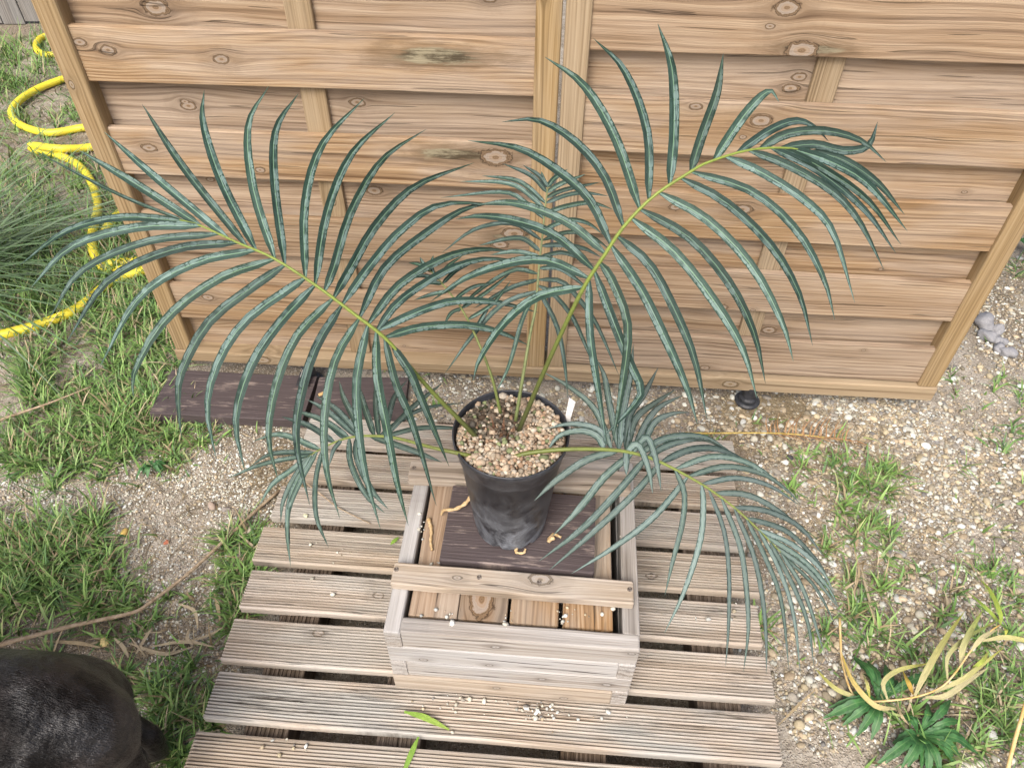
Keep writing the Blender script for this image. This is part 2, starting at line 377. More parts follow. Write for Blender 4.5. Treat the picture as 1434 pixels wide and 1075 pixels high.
# black plastic feet under the panels
s = N('black_plastic'); P = s.obj(); n1 = s.noise(P, 60, 4, .6)
M['black'] = s.done(s.ramp(n1, [(.3, (.012, .013, .016)), (.7, (.05, .053, .06))]), .45, .4)
s = N('galvanised'); M['galv'] = s.done(s.ramp(s.noise(s.obj(), 90, 3), [(.3, (.45, .45, .44)), (.7, (.75, .75, .74))]), .5, .5, Metallic=.4)
def foot(px, py, ztop, label, plate):
    p = on_z(px, py, 0.0); root = empty('panel_foot', (p[0], p[1], 0), -.06)
    prof = [(.001, 0), (.024, 0), (.026, .004), (.026, .018), (.020, .022), (.0185, .026), (.0185, ztop), (.001, ztop)]
    V, Fc = lathe(prof, 20); o = link('stem', mesh(V, Fc, smooth=False), M['black'], root)
    o = link('base_collar', mesh(*lathe([(.001, -.004), (.034, -.004), (.036, .004), (.030, .009), (.020, .009)], 24), smooth=False), M['black'], root)
    if plate:
        link('bracket', board_mesh(.03, .05, .004, .001), M['black'], root, T(-.002, -.045, .052) @ Matrix.Rotation(.12, 4, 'X'))
        link('metal_plate', board_mesh(.012, .05, .003, .0006), M['galv'], root, T(-.004, -.02, .06))
    tag(root, label, 'foot')
foot(1046, 561, .062, 'round black plastic foot under the fence panel on gravel', False)
foot(436, 533, .062, 'black foot with a pale metal plate behind the dark plank', True)

# weathered fence far behind
root = empty('weathered_fence', (-5.4, 4.34, 0), 0.0)
tag(root, 'grey weathered board fence behind the grass and hose', 'fence')
meo = [board_mesh(1.75, .118, .018, .002, seed=60+i, bow=.002) for i in range(3)]
for i in range(44):
    o = link('board', meo[i % 3], M['old_fence'], root, T(.06+i*.123, random.uniform(-.004, .004), .88+random.uniform(-.01, .01)) @ Matrix.Rotation(random.uniform(-.006, .006), 4, 'Y') @ STAND)
    set_knots(o, [(random.uniform(-.8, .8), random.uniform(-.04, .04), .008)])
for zz in (.35, 1.4):
    o = link('rail', board_mesh(5.45, .07, .035, .003), M['old_fence'], root, T(2.71, .032, zz) @ RX90); set_knots(o, [])

# ------------------------------------------------------------------ dark planks on the ground
def plank_px(name, corners, z, thick, mat, label, cat, parent=None, seed=0, group=None, knots=()):
    """plank from the four traced corners (far left, far right, near right, near left) of its top face"""
    C4 = [on_z(px, py, z) for px, py in corners]
    ctr = sum(C4)/4; L = (np.linalg.norm(C4[1]-C4[0])+np.linalg.norm(C4[2]-C4[3]))/2; W = (np.linalg.norm(C4[3]-C4[0])+np.linalg.norm(C4[2]-C4[1]))/2
    e = (C4[1]-C4[0])+(C4[2]-C4[3]); yaw = math.atan2(e[1], e[0])
    o = link(name, board_mesh(L, W, thick, .003, seed=seed), mat, parent)
    o.location = (ctr[0], ctr[1], z-thick/2); o.rotation_euler = (0, 0, yaw); set_knots(o, list(knots))
    if label: tag(o, label, cat, group)
    return o
plank_px('dark_plank', [(238, 518), (432, 526), (436, 589), (212, 577)], .032, .034, M['dark_plank'], 'dark brown painted plank on the grass under the fence edge', 'plank', seed=71)
plank_px('dark_plank', [(440, 527), (569, 529), (567, 588), (440, 590)], .031, .034, M['dark_plank'], 'shorter dark plank between the fence foot and the pallet corner', 'plank', seed=72)

# ------------------------------------------------------------------ pallet
PY = math.radians(-3.8); PO = np.array([-.528, 1.295]); e1 = np.array([math.cos(PY), math.sin(PY)]); e2 = np.array([-math.sin(PY), math.cos(PY)])
pal = empty('slatted_pallet', (PO[0], PO[1], 0), PY); tag(pal, 'low pallet of grooved decking boards under the wooden stool', 'pallet')
ends = [(0, 1.093), (-.004, 1.080), (-.012, 1.082), (-.020, 1.096), (-.012, 1.084), (-.012, 1.09), (-.006, 1.084), (-.008, 1.09), (-.006, 1.088)]
for k in range(9):
    a, b_ = ends[k]; L = b_-a
    o = link('board', board_mesh(L, .0925, .022, .0035, grooves=13, gd=.006, seed=80+k, bow=.0012), M['pallet'], pal, T(a+L/2, -.1147*k, .109+random.uniform(-.0006, .0006)) @ Matrix.Rotation(random.uniform(-.003, .003), 4, 'Z'))
    set_knots(o, [(random.uniform(-.5, .5), random.uniform(-.03, .03), .007)])
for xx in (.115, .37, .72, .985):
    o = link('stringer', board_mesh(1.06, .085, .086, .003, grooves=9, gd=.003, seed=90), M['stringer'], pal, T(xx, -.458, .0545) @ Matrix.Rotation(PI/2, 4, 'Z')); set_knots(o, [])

# ------------------------------------------------------------------ stool / box
SY = math.radians(-4.0); SW, SD, LH, TH = .447, .415, .0575, .030
stool = empty('wooden_box_stool', (-.221, .626, .12), SY); tag(stool, 'square wooden box stool of stacked weathered planks standing on the pallet', 'stool')
for i in range(4):                                      # bottom to top, the planks lap alternately at the corners
    z = LH*(i+.5); flip = (i % 2 == 1)
    def put(nm, L, x, y, rot, sd):
        o = link(nm, board_mesh(L, LH-.0015, TH, .0028, seed=100+sd, bow=.0007), M['stool_grey'] if (nm == 'front_plank' and i in (1, 2, 3)) or nm == 'side_plank' else M['stool'], stool, T(x, y, z) @ Matrix.Rotation(rot, 4, 'Z') @ RX90)
        set_knots(o, [(random.uniform(-.2, .2), random.uniform(-.02, .02), .005), (random.uniform(-.2, .2), random.uniform(-.02, .02), .004)])
    # flip: left side plank runs to the front, front plank runs to the right edge
    j = random.uniform(-.002, .002)
    if flip:
        put('front_plank', SW-TH, TH+(SW-TH)/2, TH/2+j, 0, i); put('side_plank', SD-TH, TH/2, (SD-TH)/2, -PI/2, i+10)
        put('side_plank', SD-TH, SW-TH/2+j, TH+(SD-TH)/2, PI/2, i+20); put('back_plank', SW-TH, (SW-TH)/2, SD-TH/2, PI, i+30)
    else:
        put('front_plank', SW-TH, (SW-TH)/2, TH/2+j, 0, i); put('side_plank', SD-TH, SW-TH/2, (SD-TH)/2, PI/2, i+10)
        put('side_plank', SD-TH, TH/2+j, TH+(SD-TH)/2, -PI/2, i+20); put('back_plank', SW-TH, TH+(SW-TH)/2, SD-TH/2, PI, i+30)
ZT = LH*4
edges = [(.037, .124), (.1265, .214), (.2185, .305), (.312, .401)]
for i, (a, b_) in enumerate(edges):
    o = link('top_slat', board_mesh(SD-2*TH-.012, b_-a, .02, .002, seed=140+i, bow=.001), M['slat'], stool, T((a+b_)/2, SD/2+.002, ZT-.016) @ Matrix.Rotation(PI/2, 4, 'Z'))
    set_knots(o, [[], [(-.13, .005, .022)], [], [(-.09, -.03, .008)]][i])
def bar(corners, seed):
    z = .12+ZT+.021
    C4 = [on_z(px, py, z) for px, py in corners]; ctr = sum(C4)/4
    L = (np.linalg.norm(C4[1]-C4[0])+np.linalg.norm(C4[2]-C4[3]))/2; W = (np.linalg.norm(C4[3]-C4[0])+np.linalg.norm(C4[2]-C4[1]))/2
    e = (C4[1]-C4[0])+(C4[2]-C4[3]); yaw = math.atan2(e[1], e[0])
    o = link('crossbar', board_mesh(L, W, .021, .003, seed=seed), M['stool'])
    o.parent = stool; o.matrix_local = stool.matrix_basis.inverted() @ (T(ctr[0], ctr[1], z-.0103) @ Matrix.Rotation(yaw, 4, 'Z'))
    set_knots(o, [(.05, .01, .012), (-.1, 0, .005)])
    return o, ctr, yaw
bpy.context.view_layer.update()
b1, c1, y1 = bar([(553, 786), (887, 813), (887, 845), (547, 817)], 151)
b2, c2, y2 = bar([(574, 643), (882, 660), (883, 688), (573, 671)], 152)
s = N('screw_metal'); M['screw'] = s.done(s.ramp(s.noise(s.obj(), 400, 2), [(.35, (.12, .09, .07)), (.65, (.38, .34, .30))]), .45, .5, Metallic=.6)
def screw_mesh():
    V, Fc = lathe([(.0006, .0006), (.0016, .0006), (.0022, .0018), (.0042, .0016), (.0046, .0), (.0046, -.004)], 16)
    Fc.append(tuple(range(16))[::-1]); return mesh(V, Fc, smooth=False)
SM = screw_mesh()
bpy.context.view_layer.update()
for b_, pts in ((b1, [(555, 797), (671, 808), (755, 815), (882, 825)]), (b2, [(580, 655), (873, 676)])):
    for px, py in pts:
        p = on_z(px, py, .12+ZT+.0212)
        o = link('screw', SM, M['screw'], b_); o.matrix_local = b_.matrix_world.inverted() @ T(*p)
plank_px('dark_board', [(634, 677), (835, 696), (831, 801), (616, 785)], .12+ZT-.006+.026, .026, M['dark_plank'], 'dark painted board lying on the stool top beneath the pot', 'board', seed=161)
BZ = .12+ZT-.006+.026

# ------------------------------------------------------------------ pot
PC = np.array([-.001, .845]); RIMZ = .632
s = N('pot_plastic'); P = s.obj(); sp = s.sep(P)
th = s.math('ARCTAN2', sp[1], sp[0])
w1 = s.noise(P, 17, 5, .62, 1.6)
w4 = s.noise(s.vec(s.math('MULTIPLY', th, 2.0), s.math('MULTIPLY_ADD', s.math('SINE', s.math('MULTIPLY', th, 3.0)), 2.5, s.math('MULTIPLY', sp[2], 90.0)), w1), 2.0, 4, .7, 1.0)
w2 = s.noise(P, 420, 3, .7); w3 = s.noise(P, 16, 4, .6)
low = s.step(sp[2], .20, .015)
dust = s.math('MULTIPLY', s.math('ADD', s.math('MULTIPLY', s.step(w1, .30, .72), .6), s.math('ADD', s.math('MULTIPLY', s.step(w4, .48, .70), .35), s.math('MULTIPLY', s.step(w2, .5, .72), .12))), s.math('MULTIPLY_ADD', low, .9, .2))
col = s.mix(dust, s.mix(w3, (.007, .0075, .010), (.018, .019, .024)), (.29, .315, .35))
s.bump(w2, .15, .001); M['pot'] = s.done(col, s.math('MULTIPLY_ADD', dust, .35, .38), .45)
pot = empty('plant_pot', (PC[0], PC[1], BZ), 0); tag(pot, 'tall black plastic nursery pot with dusty sides on the dark board', 'pot')
HP = RIMZ-BZ
prof = [(.002, .004), (.058, .004), (.0645, .0), (.0665, .004), (.0685, .02), (.0880, HP*.80), (.0895, HP*.805), (.0915, HP*.835), (.0945, HP-.018), (.0975, HP-.014), (.0992, HP-.009), (.0995, HP-.002), (.0988, HP), (.0972, HP), (.0966, HP-.004), (.090, HP-.05), (.08, HP-.06)]
V, Fc = lathe(prof, 64); V = np.array(V)
ang = np.arctan2(V[:, 1], V[:, 0])                      # drainage notches round the foot
notch = np.clip(np.cos(ang*7+.6)-.72, 0, 1)*3.2
lowm = (V[:, 2] < .012) & (np.hypot(V[:, 0], V[:, 1]) > .05)
V[lowm, 2] += np.clip(notch[lowm], 0, .6)*.014
link('shell', mesh(V, Fc), M['pot'], pot)

# stones -----------------------------------------------------------
s = N('stone'); a = s.attr('Col')['Color']; nn_ = s.noise(s.obj(), 260, 4, .65); hv = s.n.new('ShaderNodeHueSaturation')
s.L(a, hv.inputs['Color']); s.put(hv.inputs['Value'], s.math('MULTIPLY_ADD', nn_, .9, .55)); s.bump(nn_, .3, .001)
M['stone'] = s.done(hv.outputs[0], .85, .25)
def ico(sub, seed, rough=.16):
    bm = bmesh.new(); bmesh.ops.create_icosphere(bm, subdivisions=sub, radius=1)
    V = np.array([v.co[:] for v in bm.verts]); Fc = np.array([[v.index for v in f.verts] for f in bm.faces]); bm.free()
    r = np.random.default_rng(seed); k = r.normal(size=(5, 3)); d = np.zeros(len(V))
    for q in k: d += np.sin(V@q*2+q[0]*3)
    V = V*(1+rough*(d/3)[:, None]+r.normal(0, rough*.22, (len(V), 1)))
    return V, Fc
ICO = {1: [ico(1, i, .18) for i in range(6)], 2: [ico(2, i, .16) for i in range(8)]}
def stones(pos, size, cols, sub=1, flat=.65, sink=.3, shade=True):
    n = len(pos); Vs = []; Fs = []; Cs = []; off = 0
    var = rng.integers(0, len(ICO[sub]), n)
    for k in range(len(ICO[sub])):
        idx = np.where(var == k)[0]
        if not len(idx): continue
        V0, F0 = ICO[sub][k]
        sc = size[idx][:, None]*np.stack([rng.uniform(.8, 1.25, len(idx)), rng.uniform(.65, 1., len(idx)), rng.uniform(flat*.7, flat*1.15, len(idx))], 1)
        th = rng.uniform(0, 2*PI, len(idx)); ti = rng.uniform(-.5, .5, len(idx))
        W = V0[None]*sc[:, None, :]
        cz, sz = np.cos(ti)[:, None], np.sin(ti)[:, None]
        y = W[..., 1]*cz-W[..., 2]*sz; z = W[..., 1]*sz+W[..., 2]*cz; x = W[..., 0]
        c_, s_ = np.cos(th)[:, None], np.sin(th)[:, None]
        X = x*c_-y*s_; Y = x*s_+y*c_
        p = pos[idx]
        W = np.stack([X+p[:, 0:1], Y+p[:, 1:2], z+p[:, 2:3]+(sc[:, 2:3]*(1-sink))], -1)
        Vs.append(W.reshape(-1, 3)); Fs.append((F0[None]+(off+np.arange(len(idx))*len(V0))[:, None, None]).reshape(-1, 3)); off += len(idx)*len(V0)
        Cs.append(np.repeat(cols[idx], len(V0), axis=0))
    return mesh(np.vstack(Vs), np.vstack(Fs), smooth=shade, col=np.vstack(Cs))
PAL = np.array([1.0, 1.06, 1.06])*np.array([(.62, .56, .46), (.70, .66, .58), (.52, .42, .28), (.46, .36, .25), (.58, .44, .30), (.36, .31, .26), (.76, .73, .68), (.40, .33, .24), (.30, .27, .25), (.60, .47, .33)])
def pick(n, w=None):
    i = rng.choice(len(PAL), n, p=None if w is None else np.array(w)/np.sum(w)); return PAL[i]*rng.uniform(.52, .98, (n, 1))

# grit on top of the pot
GZP = RIMZ-BZ-.010
n = 2100; rr = np.sqrt(rng.uniform(0, 1, n))*.0900; th = rng.uniform(0, 2*PI, n)
pp = np.stack([rr*np.cos(th), rr*np.sin(th), GZP+rng.uniform(-.006, .002, n)+.004*np.cos(rr/.0935*1.5)], 1)
pc = np.array([(.62, .47, .33), (.66, .53, .38), (.56, .44, .31), (.68, .60, .48), (.50, .33, .21), (.60, .51, .38), (.30, .34, .17)])[rng.choice(7, n, p=[.16, .16, .16, .16, .12, .16, .08])]*rng.uniform(.38, .85, (n, 1))
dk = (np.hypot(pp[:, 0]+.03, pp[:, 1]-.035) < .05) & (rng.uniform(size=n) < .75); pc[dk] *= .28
o = link('gravel', stones(pp, rng.uniform(.0025, .0056, n)*np.where(rng.uniform(size=n) < .06, 1.6, 1), pc, 1, .8, .5), M['stone'], pot); tag(o, kind='stuff')
V, Fc = lathe([(.0005, GZP-.002), (.05, GZP-.003), (.0935, GZP-.006)], 40); s = N('potting_soil')
M['soil'] = s.done(s.ramp(s.noise(s.obj(), 300, 4, .7), [(.35, (.035, .024, .016)), (.65, (.16, .115, .075))]), .95, .1)
link('soil', mesh(V, Fc), M['soil'], pot)

# plant label
s = N('label_card'); U = s.sep(s.uv()); ln = s.math('FRACT', s.math('MULTIPLY', U[1], 4.0))
sc_ = s.noise(s.vec(s.math('MULTIPLY', U[0], 14.0), s.math('MULTIPLY', s.math('FLOOR', s.math('MULTIPLY', U[1], 4.0)), 5.3), s.math('MULTIPLY', U[1], 9.0)), 1, 3, .7)
ink = s.math('MULTIPLY', s.step(s.math('ABSOLUTE', s.math('SUBTRACT', ln, .5)), .26, .16), s.step(sc_, .50, .56))
M['card'] = s.done(s.mix(s.math('MULTIPLY', ink, .55), (.78, .78, .76), (.16, .17, .2)), .5, .4)
lp = [on_y(px, py, .882) for px, py in ((792, 582), (799, 586), (806, 563), (797, 557))]
lb = np.array([on_y(797, 602, .884), on_y(799.5, 602, .884)])
q = np.array([lb[0], lb[1], lp[1], lp[2], lp[3], lp[0]]); q2 = q+np.array([0, .0012, 0])
lab = link('plant_label', mesh(np.vstack([q, q2]), [(0, 1, 2, 3, 4, 5), (11, 10, 9, 8, 7, 6)]+[(i, (i+1) % 6+0, (i+1) % 6+6, i+6)[::-1] for i in range(6)], smooth=False,
     uv=[(.3, 0), (.7, 0), (1, .05), (1, 1), (0, 1), (0, .05)]*2), M['card']); tag(lab, 'small white plant label pushed into the pot gravel', 'label')

# ------------------------------------------------------------------ cycad
s = N('leaf'); U = s.sep(s.uv()); u, v = U[0], U[1]; r = s.rnd(); O_ = s.obj()
au = s.math('ABSOLUTE', s.math('SUBTRACT', u, .5))
n1 = s.noise(s.vec(s.math('MULTIPLY_ADD', r, 40., s.math('MULTIPLY', u, 3.0)), s.math('MULTIPLY', v, 26.0), r), 1, 4, .6)
n1b = s.noise(s.vec(s.math('MULTIPLY_ADD', r, 17., s.math('MULTIPLY', u, 11.0)), s.math('MULTIPLY', v, 34.0), r), 1, 3, .6)
base = s.ramp(s.math('MULTIPLY_ADD', n1b, .5, s.math('MULTIPLY', n1, .5)), [(.34, (.004, .017, .013)), (.5, (.010, .034, .026)), (.66, (.032, .070, .060))])
ribs = s.math('MULTIPLY', s.step(s.math('ABSOLUTE', s.math('SUBTRACT', s.math('FRACT', s.math('MULTIPLY', u, 9.0)), .5)), .30, .5), .35)
base = s.mix(ribs, base, (.045, .12, .09))
mid = s.step(au, .075, .03); base = s.mix(s.math('MULTIPLY', mid, .8), base, (.13, .25, .15))
# pale wax: a chain of oval patches on one half of the blade
fo_ = s.math('FRACT', s.math('MULTIPLY_ADD', v, 38.0, s.math('MULTIPLY', s.noise(s.vec(s.math('MULTIPLY', r, 9.), s.math('MULTIPLY', v, 30.0), 0.0), 1, 3), 6.5)))
fo2 = s.math('MULTIPLY_ADD', fo_, 2.0, -1.0); ov = s.math('SQRT', s.math('MAXIMUM', s.math('SUBTRACT', 1.0, s.math('MULTIPLY', fo2, fo2)), 0.0))
uc = s.math('ABSOLUTE', s.math('SUBTRACT', u, s.math('MULTIPLY_ADD', s.noise(s.vec(r, s.math('MULTIPLY', v, 30.0), 4.0), 1, 1), .14, .62)))
band = s.step(s.math('SUBTRACT', s.math('MULTIPLY', s.math('MULTIPLY', ov, .27), s.math('MULTIPLY_ADD', n1b, 1.3, .3)), uc), -.02, .05)
vm = s.step(s.noise(s.vec(s.math('MULTIPLY', r, 77.), s.math('MULTIPLY', v, 16.0), 2.0), 1, 3, .6), .36, .52)
wax = s.math('MULTIPLY', s.math('MULTIPLY', s.math('MULTIPLY', band, vm), .75), s.step(n1b, .30, .56))
haze_ = s.math('MULTIPLY', s.step(s.noise(s.vec(s.math('MULTIPLY', r, 31.), s.math('MULTIPLY', v, 8.0), u), 1, 3), .38, .7), .10)
edge = s.step(s.math('MULTIPLY_ADD', s.math('ABSOLUTE', s.math('SINE', s.math('MULTIPLY_ADD', v, 210.0, s.math('MULTIPLY', n1b, 6.0)))), .12, au), .33, .45)
glc = s.attr('wax', 'OBJECT')['Fac']
col = s.mix(s.math('MAXIMUM', wax, s.math('MULTIPLY', s.math('ADD', haze_, glc), s.math('MULTIPLY_ADD', edge, -.85, 1.0))), base, s.mix(s.math('MULTIPLY', glc, 1.6), (.16, .25, .235), (.235, .305, .30)))
spk = s.step(s.noise(O_, 900, 2, .5), .70, .76); col = s.mix(s.math('MULTIPLY', spk, .5), col, (.42, .5, .46))
hl = s.n.new('ShaderNodeHueSaturation'); s.L(col, hl.inputs['Color']); s.put(hl.inputs['Hue'], s.math('MULTIPLY_ADD', r, -.035, .492)); s.put(hl.inputs['Value'], s.math('MULTIPLY_ADD', s.math('FRACT', s.math('MULTIPLY', r, 7.3)), .5, .75)); s.put(hl.inputs['Saturation'], .86); col = hl.outputs[0]
s.bump(s.math('ADD', s.math('MULTIPLY', n1, .4), s.math('ADD', ribs, wax)), .5, .0012)
M['leaf'] = s.done(col, .52, .22)
s = N('rachis'); a = s.attr('Col')['Color']; n1 = s.noise(s.obj(), 130, 3, .6)
M['rachis'] = s.done(s.mix(s.math('MULTIPLY', s.step(n1, .45, .7), .35), a, (.05, .045, .02)), .45, .4)

def blade(P, nrm, w, wprof=None, fold=.16, n_across=5, curl=0.0):
    """ribbon along P facing nrm; returns verts, faces, uv"""
    P = np.asarray(P); n = len(P); T_ = np.gradient(P, axis=0); T_ /= np.linalg.norm(T_, axis=1)[:, None]+1e-9
    d = np.r_[0, np.cumsum(np.linalg.norm(np.diff(P, axis=0), axis=1))]
    V = []; U = []; Fc = []
    us = np.linspace(-1, 1, n_across)
    for i in range(n):
        t = i/(n-1); nn_ = nrm if np.ndim(nrm) == 1 else nrm[i]
        b = np.cross(T_[i], nn_); b /= np.linalg.norm(b)+1e-9; q = np.cross(b, T_[i])
        ww = w*(wprof(t) if wprof else 1)
        for uu in us:
            zz = fold*(abs(uu)-.5)*ww - .10*ww*(uu*uu) + curl*ww*uu
            V.append(P[i]+b*uu*ww+q*zz); U.append(((uu+1)/2, d[i]))
    for i in range(n-1):
        for k in range(n_across-1):
            a = i*n_across+k; Fc.append((a, a+1, a+n_across+1, a+n_across))
    return V, Fc, U
def leafprof(t): return (0.30+.70*min(1, t/.10)**.7)*max(.03, (1-max(0, (t-.42)/.58)**2.1))

def floor_z(x, y):
    d = np.array([x, y])-np.array([-.221, .626]); a = d@np.array([math.cos(SY), math.sin(SY)]); b_ = d@np.array([-math.sin(SY), math.cos(SY)])
    if np.hypot(x-PC[0], y-PC[1]) < .1: return .0
    if -.01 < a < SW+.01 and -.02 < b_ < SD+.02: return .12+ZT+.034
    d = np.array([x, y])-PO; a = d@e1; b_ = d@e2
    if -.02 < a < 1.11 and b_ < .06: return .138
    return .03
def settle(P, px, py):
    """a traced point may not lie under the ground, the pallet or behind the fence"""
    fy = 1.545-.06*P[0]
    if P[1] > fy-.03: P = on_y(px, py, fy-.03)
    for _ in range(3):
        f = floor_z(P[0], P[1])
        if P[2] < f: P = on_z(px, py, f)
    return P

plant = empty('cycad', (PC[0], PC[1], BZ+GZP), 0)
tag(plant, 'blue green cycad with arching feathery fronds growing in the black pot', 'plant')
PLOC = Matrix.Translation((-PC[0], -PC[1], -(BZ+GZP)))
G1, G2 = (.20, .26, .045), (.05, .055, .02)
def frond(rach, leaflets, wid, view_w=.75, up_w=.5, r0=.0045, r1=.0013, c0=G2, c1=G1, wax=0., side_droop=.22, seed=0, arch=.05, narrow=0.0):
    """rach: (px, py, kind, value) points; leaflets: pixel traces base..tip"""
    rr_ = random.Random(seed)
    R = np.array([on_y(a, b, d) if k == 'y' else on_z(a, b, d) for a, b, k, d in rach])
    S = spline(R, 40); SP = []
    for q in S:
        vq = q-EYE; zc = vq@FWD; SP.append((CX+F_PX*(vq@RIGHT)/zc, CY-F_PX*(vq@UP)/zc))
    SP = np.array(SP)
    t = np.linspace(0, 1, 40); rad = r0+(r1-r0)*t**.8
    V, Fc = tube(S, rad, 8)
    cc = np.array([np.array(c0)*(1-min(1, q/.45))+np.array(c1)*min(1, q/.45) for q in np.repeat(t, 8)])
    fo = link('frond', mesh(V, Fc, col=cc), M['rachis'], plant, PLOC)
    for tr in leaflets:
        ww = wid
        if isinstance(tr, tuple): tr, ww = tr[0], wid*tr[1]
        b0 = np.array(tr[0], float); i = int(np.argmin(np.linalg.norm(SP-b0, axis=1)))
        B = S[i]; Tn = unit(S[min(i+1, 39)]-S[max(i-1, 0)])
        vdir = unit(EYE-B); nn_ = unit(view_w*vdir+up_w*np.array([0, 0, 1.0]))
        nn_ = unit(nn_-Tn*np.dot(nn_, Tn)*.6)
        pts = [B]; side = None
        e = on_plane(tr[-1][0], tr[-1][1], B, nn_)-B; e = e-nn_*np.dot(e, nn_); sd_ = unit(e)
        nl = unit(nn_+sd_*(side_droop+rr_.uniform(-.06, .06)))
        L = np.linalg.norm(e); m_ = len(tr)
        for j in range(1, m_):
            tt = j/(m_-1)
            p = on_plane(tr[j][0], tr[j][1], B+nl*(arch*L*math.sin(PI*min(1, tt))*1.0), nl)
            pts.append(settle(p, tr[j][0], tr[j][1]))
        C_ = spline(pts, 13)
        V, Fc, U = blade(C_, nl, ww*rr_.uniform(.93, 1.07)*(1-narrow*max(0, (i-16)/23)), leafprof, fold=.20, curl=rr_.uniform(-.22, .22))
        o = link('leaflet', mesh(V, Fc, uv=U), M['leaf'], fo)
        o['wax'] = float(wax+rr_.uniform(-.05, .12))
    return fo

A_r = [(674, 620, 'y', .838), (649, 593, 'y', .842), (619, 563, 'y', .850), (584, 525, 'y', .860), (541, 475, 'y', .875), (494, 438, 'y', .892), (443, 400, 'y', .912), (382, 361, 'y', .935), (331, 339, 'y', .955), (281, 316, 'y', .975), (252, 308, 'y', .985)]
A_l = [([(261, 311), (168, 273), (50, 212)], .4), [(283, 316), (191, 258), (110, 210)], [(316, 328), (221, 251), (146, 185)], [(343, 340), (256, 233), (199, 146)],
 [(365, 350), (309, 251), (284, 170), (286, 126)], [(386, 361), (354, 261), (348, 173), (377, 120)], [(406, 371), (384, 251), (387, 180), (418, 131)],
 [(425, 384), (427, 286), (451, 203), (510, 138)], [(444, 394), (458, 298), (493, 215), (553, 158)], [(459, 404), (467, 376), (491, 298), (536, 223), (597, 181)],
 [(474, 414), (491, 376), (526, 316), (581, 261), (664, 228)], [(489, 426), (515, 376), (561, 323), (619, 286), (712, 288)], [(503, 438), (538, 376), (594, 328), (650, 293), (696, 283)],
 [(514, 447), (560, 398), (623, 361), (675, 349), (722, 353)], [(524, 455), (560, 421), (623, 380), (675, 363), (732, 365)], [(531, 463), (589, 435), (640, 421), (700, 424), (755, 438)], [(541, 471), (590, 458), (650, 455), (700, 465), (743, 485)],
 [(256, 312), (171, 304), (93, 323), (28, 371)], [(277, 319), (193, 318), (100, 345), (43, 403)], [(304, 330), (206, 338), (113, 380), (68, 448)], [(329, 340), (243, 349), (151, 393), (94, 478)],
 [(354, 353), (276, 367), (196, 415), (140, 513)], [(379, 366), (306, 390), (231, 448), (188, 521), (187, 556)], [(403, 378), (356, 400), (293, 450), (257, 513), (249, 551), (254, 613)],
 [(424, 390), (405, 404), (343, 450), (305, 508), (290, 571), (303, 643)], [(441, 405), (393, 450), (351, 513), (330, 588), (343, 661)], [(460, 419), (416, 470), (386, 541), (376, 613), (390, 673)],
 [(479, 430), (443, 485), (421, 556), (415, 620), (434, 708)], [(496, 444), (469, 505), (454, 588), (458, 663), (476, 726)], [(510, 455), (500, 526), (501, 588), (511, 661), (533, 741)],
 [(521, 465), (528, 526), (541, 596), (556, 676), (572, 736)], [(535, 477), (554, 536), (577, 591), (611, 708)], [(546, 484), (574, 521), (589, 556), (629, 653)]]
frond(A_r, A_l, .0066, seed=1)
B_r = [(725, 606, 'y', .850), (765, 513, 'y', .868), (801, 435, 'y', .882), (823, 393, 'y', .892), (846, 358, 'y', .902), (873, 318, 'y', .915), (915, 275, 'y', .932), (968, 240, 'y', .950), (990, 228, 'y', .958), (1045, 211, 'y', .972), (1096, 207, 'y', .98), (1133, 212, 'y', .982)]
B_l = [[(815, 392), (753, 415), (703, 455), (670, 506), (663, 533)], [(824, 382), (769, 365), (717, 367), (654, 388), (602, 423)], [(832, 371), (780, 331), (727, 310), (675, 302), (638, 307)],
 [(841, 354), (801, 315), (748, 291), (706, 283), (668, 287)], [(855, 337), (828, 283), (791, 246), (728, 208), (655, 197)], [(872, 317), (846, 246), (803, 196), (753, 168), (703, 171)],
 [(891, 294), (861, 191), (816, 118), (763, 80)], [(911, 277), (906, 183), (874, 98), (831, 54)], [(934, 260), (944, 183), (941, 95), (921, 33)], [(961, 241), (983, 190), (1004, 130), (1013, 75)],
 [(994, 225), (1045, 158), (1078, 127), (1091, 143)], [(1024, 216), (1081, 181), (1116, 169), (1141, 178), (1161, 199)], [(1060, 208), (1101, 188), (1153, 183), (1206, 197), (1241, 227)], [(1096, 206), (1141, 202), (1181, 211), (1216, 204), (1229, 171)],
 [(1133, 212), (1179, 223), (1229, 256), (1267, 301)], [(1111, 210), (1165, 227), (1216, 258), (1271, 324)], [(1091, 208), (1153, 236), (1216, 281), (1262, 343)], [(1078, 209), (1141, 236), (1211, 294), (1255, 355)],
 [(1048, 213), (1103, 231), (1166, 268), (1204, 311), (1238, 378)], [(1012, 222), (1066, 241), (1128, 281), (1166, 324), (1197, 424)], [(973, 240), (1053, 268), (1116, 323), (1154, 391), (1169, 448)],
 [(947, 256), (1016, 283), (1079, 343), (1119, 411), (1138, 484)], [(924, 271), (991, 308), (1053, 373), (1096, 453), (1111, 506)], [(903, 290), (966, 333), (1021, 396), (1056, 466), (1072, 537)],
 [(885, 309), (945, 353), (1003, 426), (1041, 491), (1060, 558)], [(868, 330), (910, 371), (948, 441), (973, 504), (990, 587)], [(854, 348), (898, 406), (928, 466), (961, 541), (977, 595)],
 [(842, 366), (856, 390), (879, 455), (871, 541), (857, 622)], [(832, 380), (858, 448), (881, 506), (898, 546), (885, 570), (845, 611)], [(823, 394), (826, 465), (836, 536), (850, 626)]]
frond(B_r, B_l, .0066, seed=2)
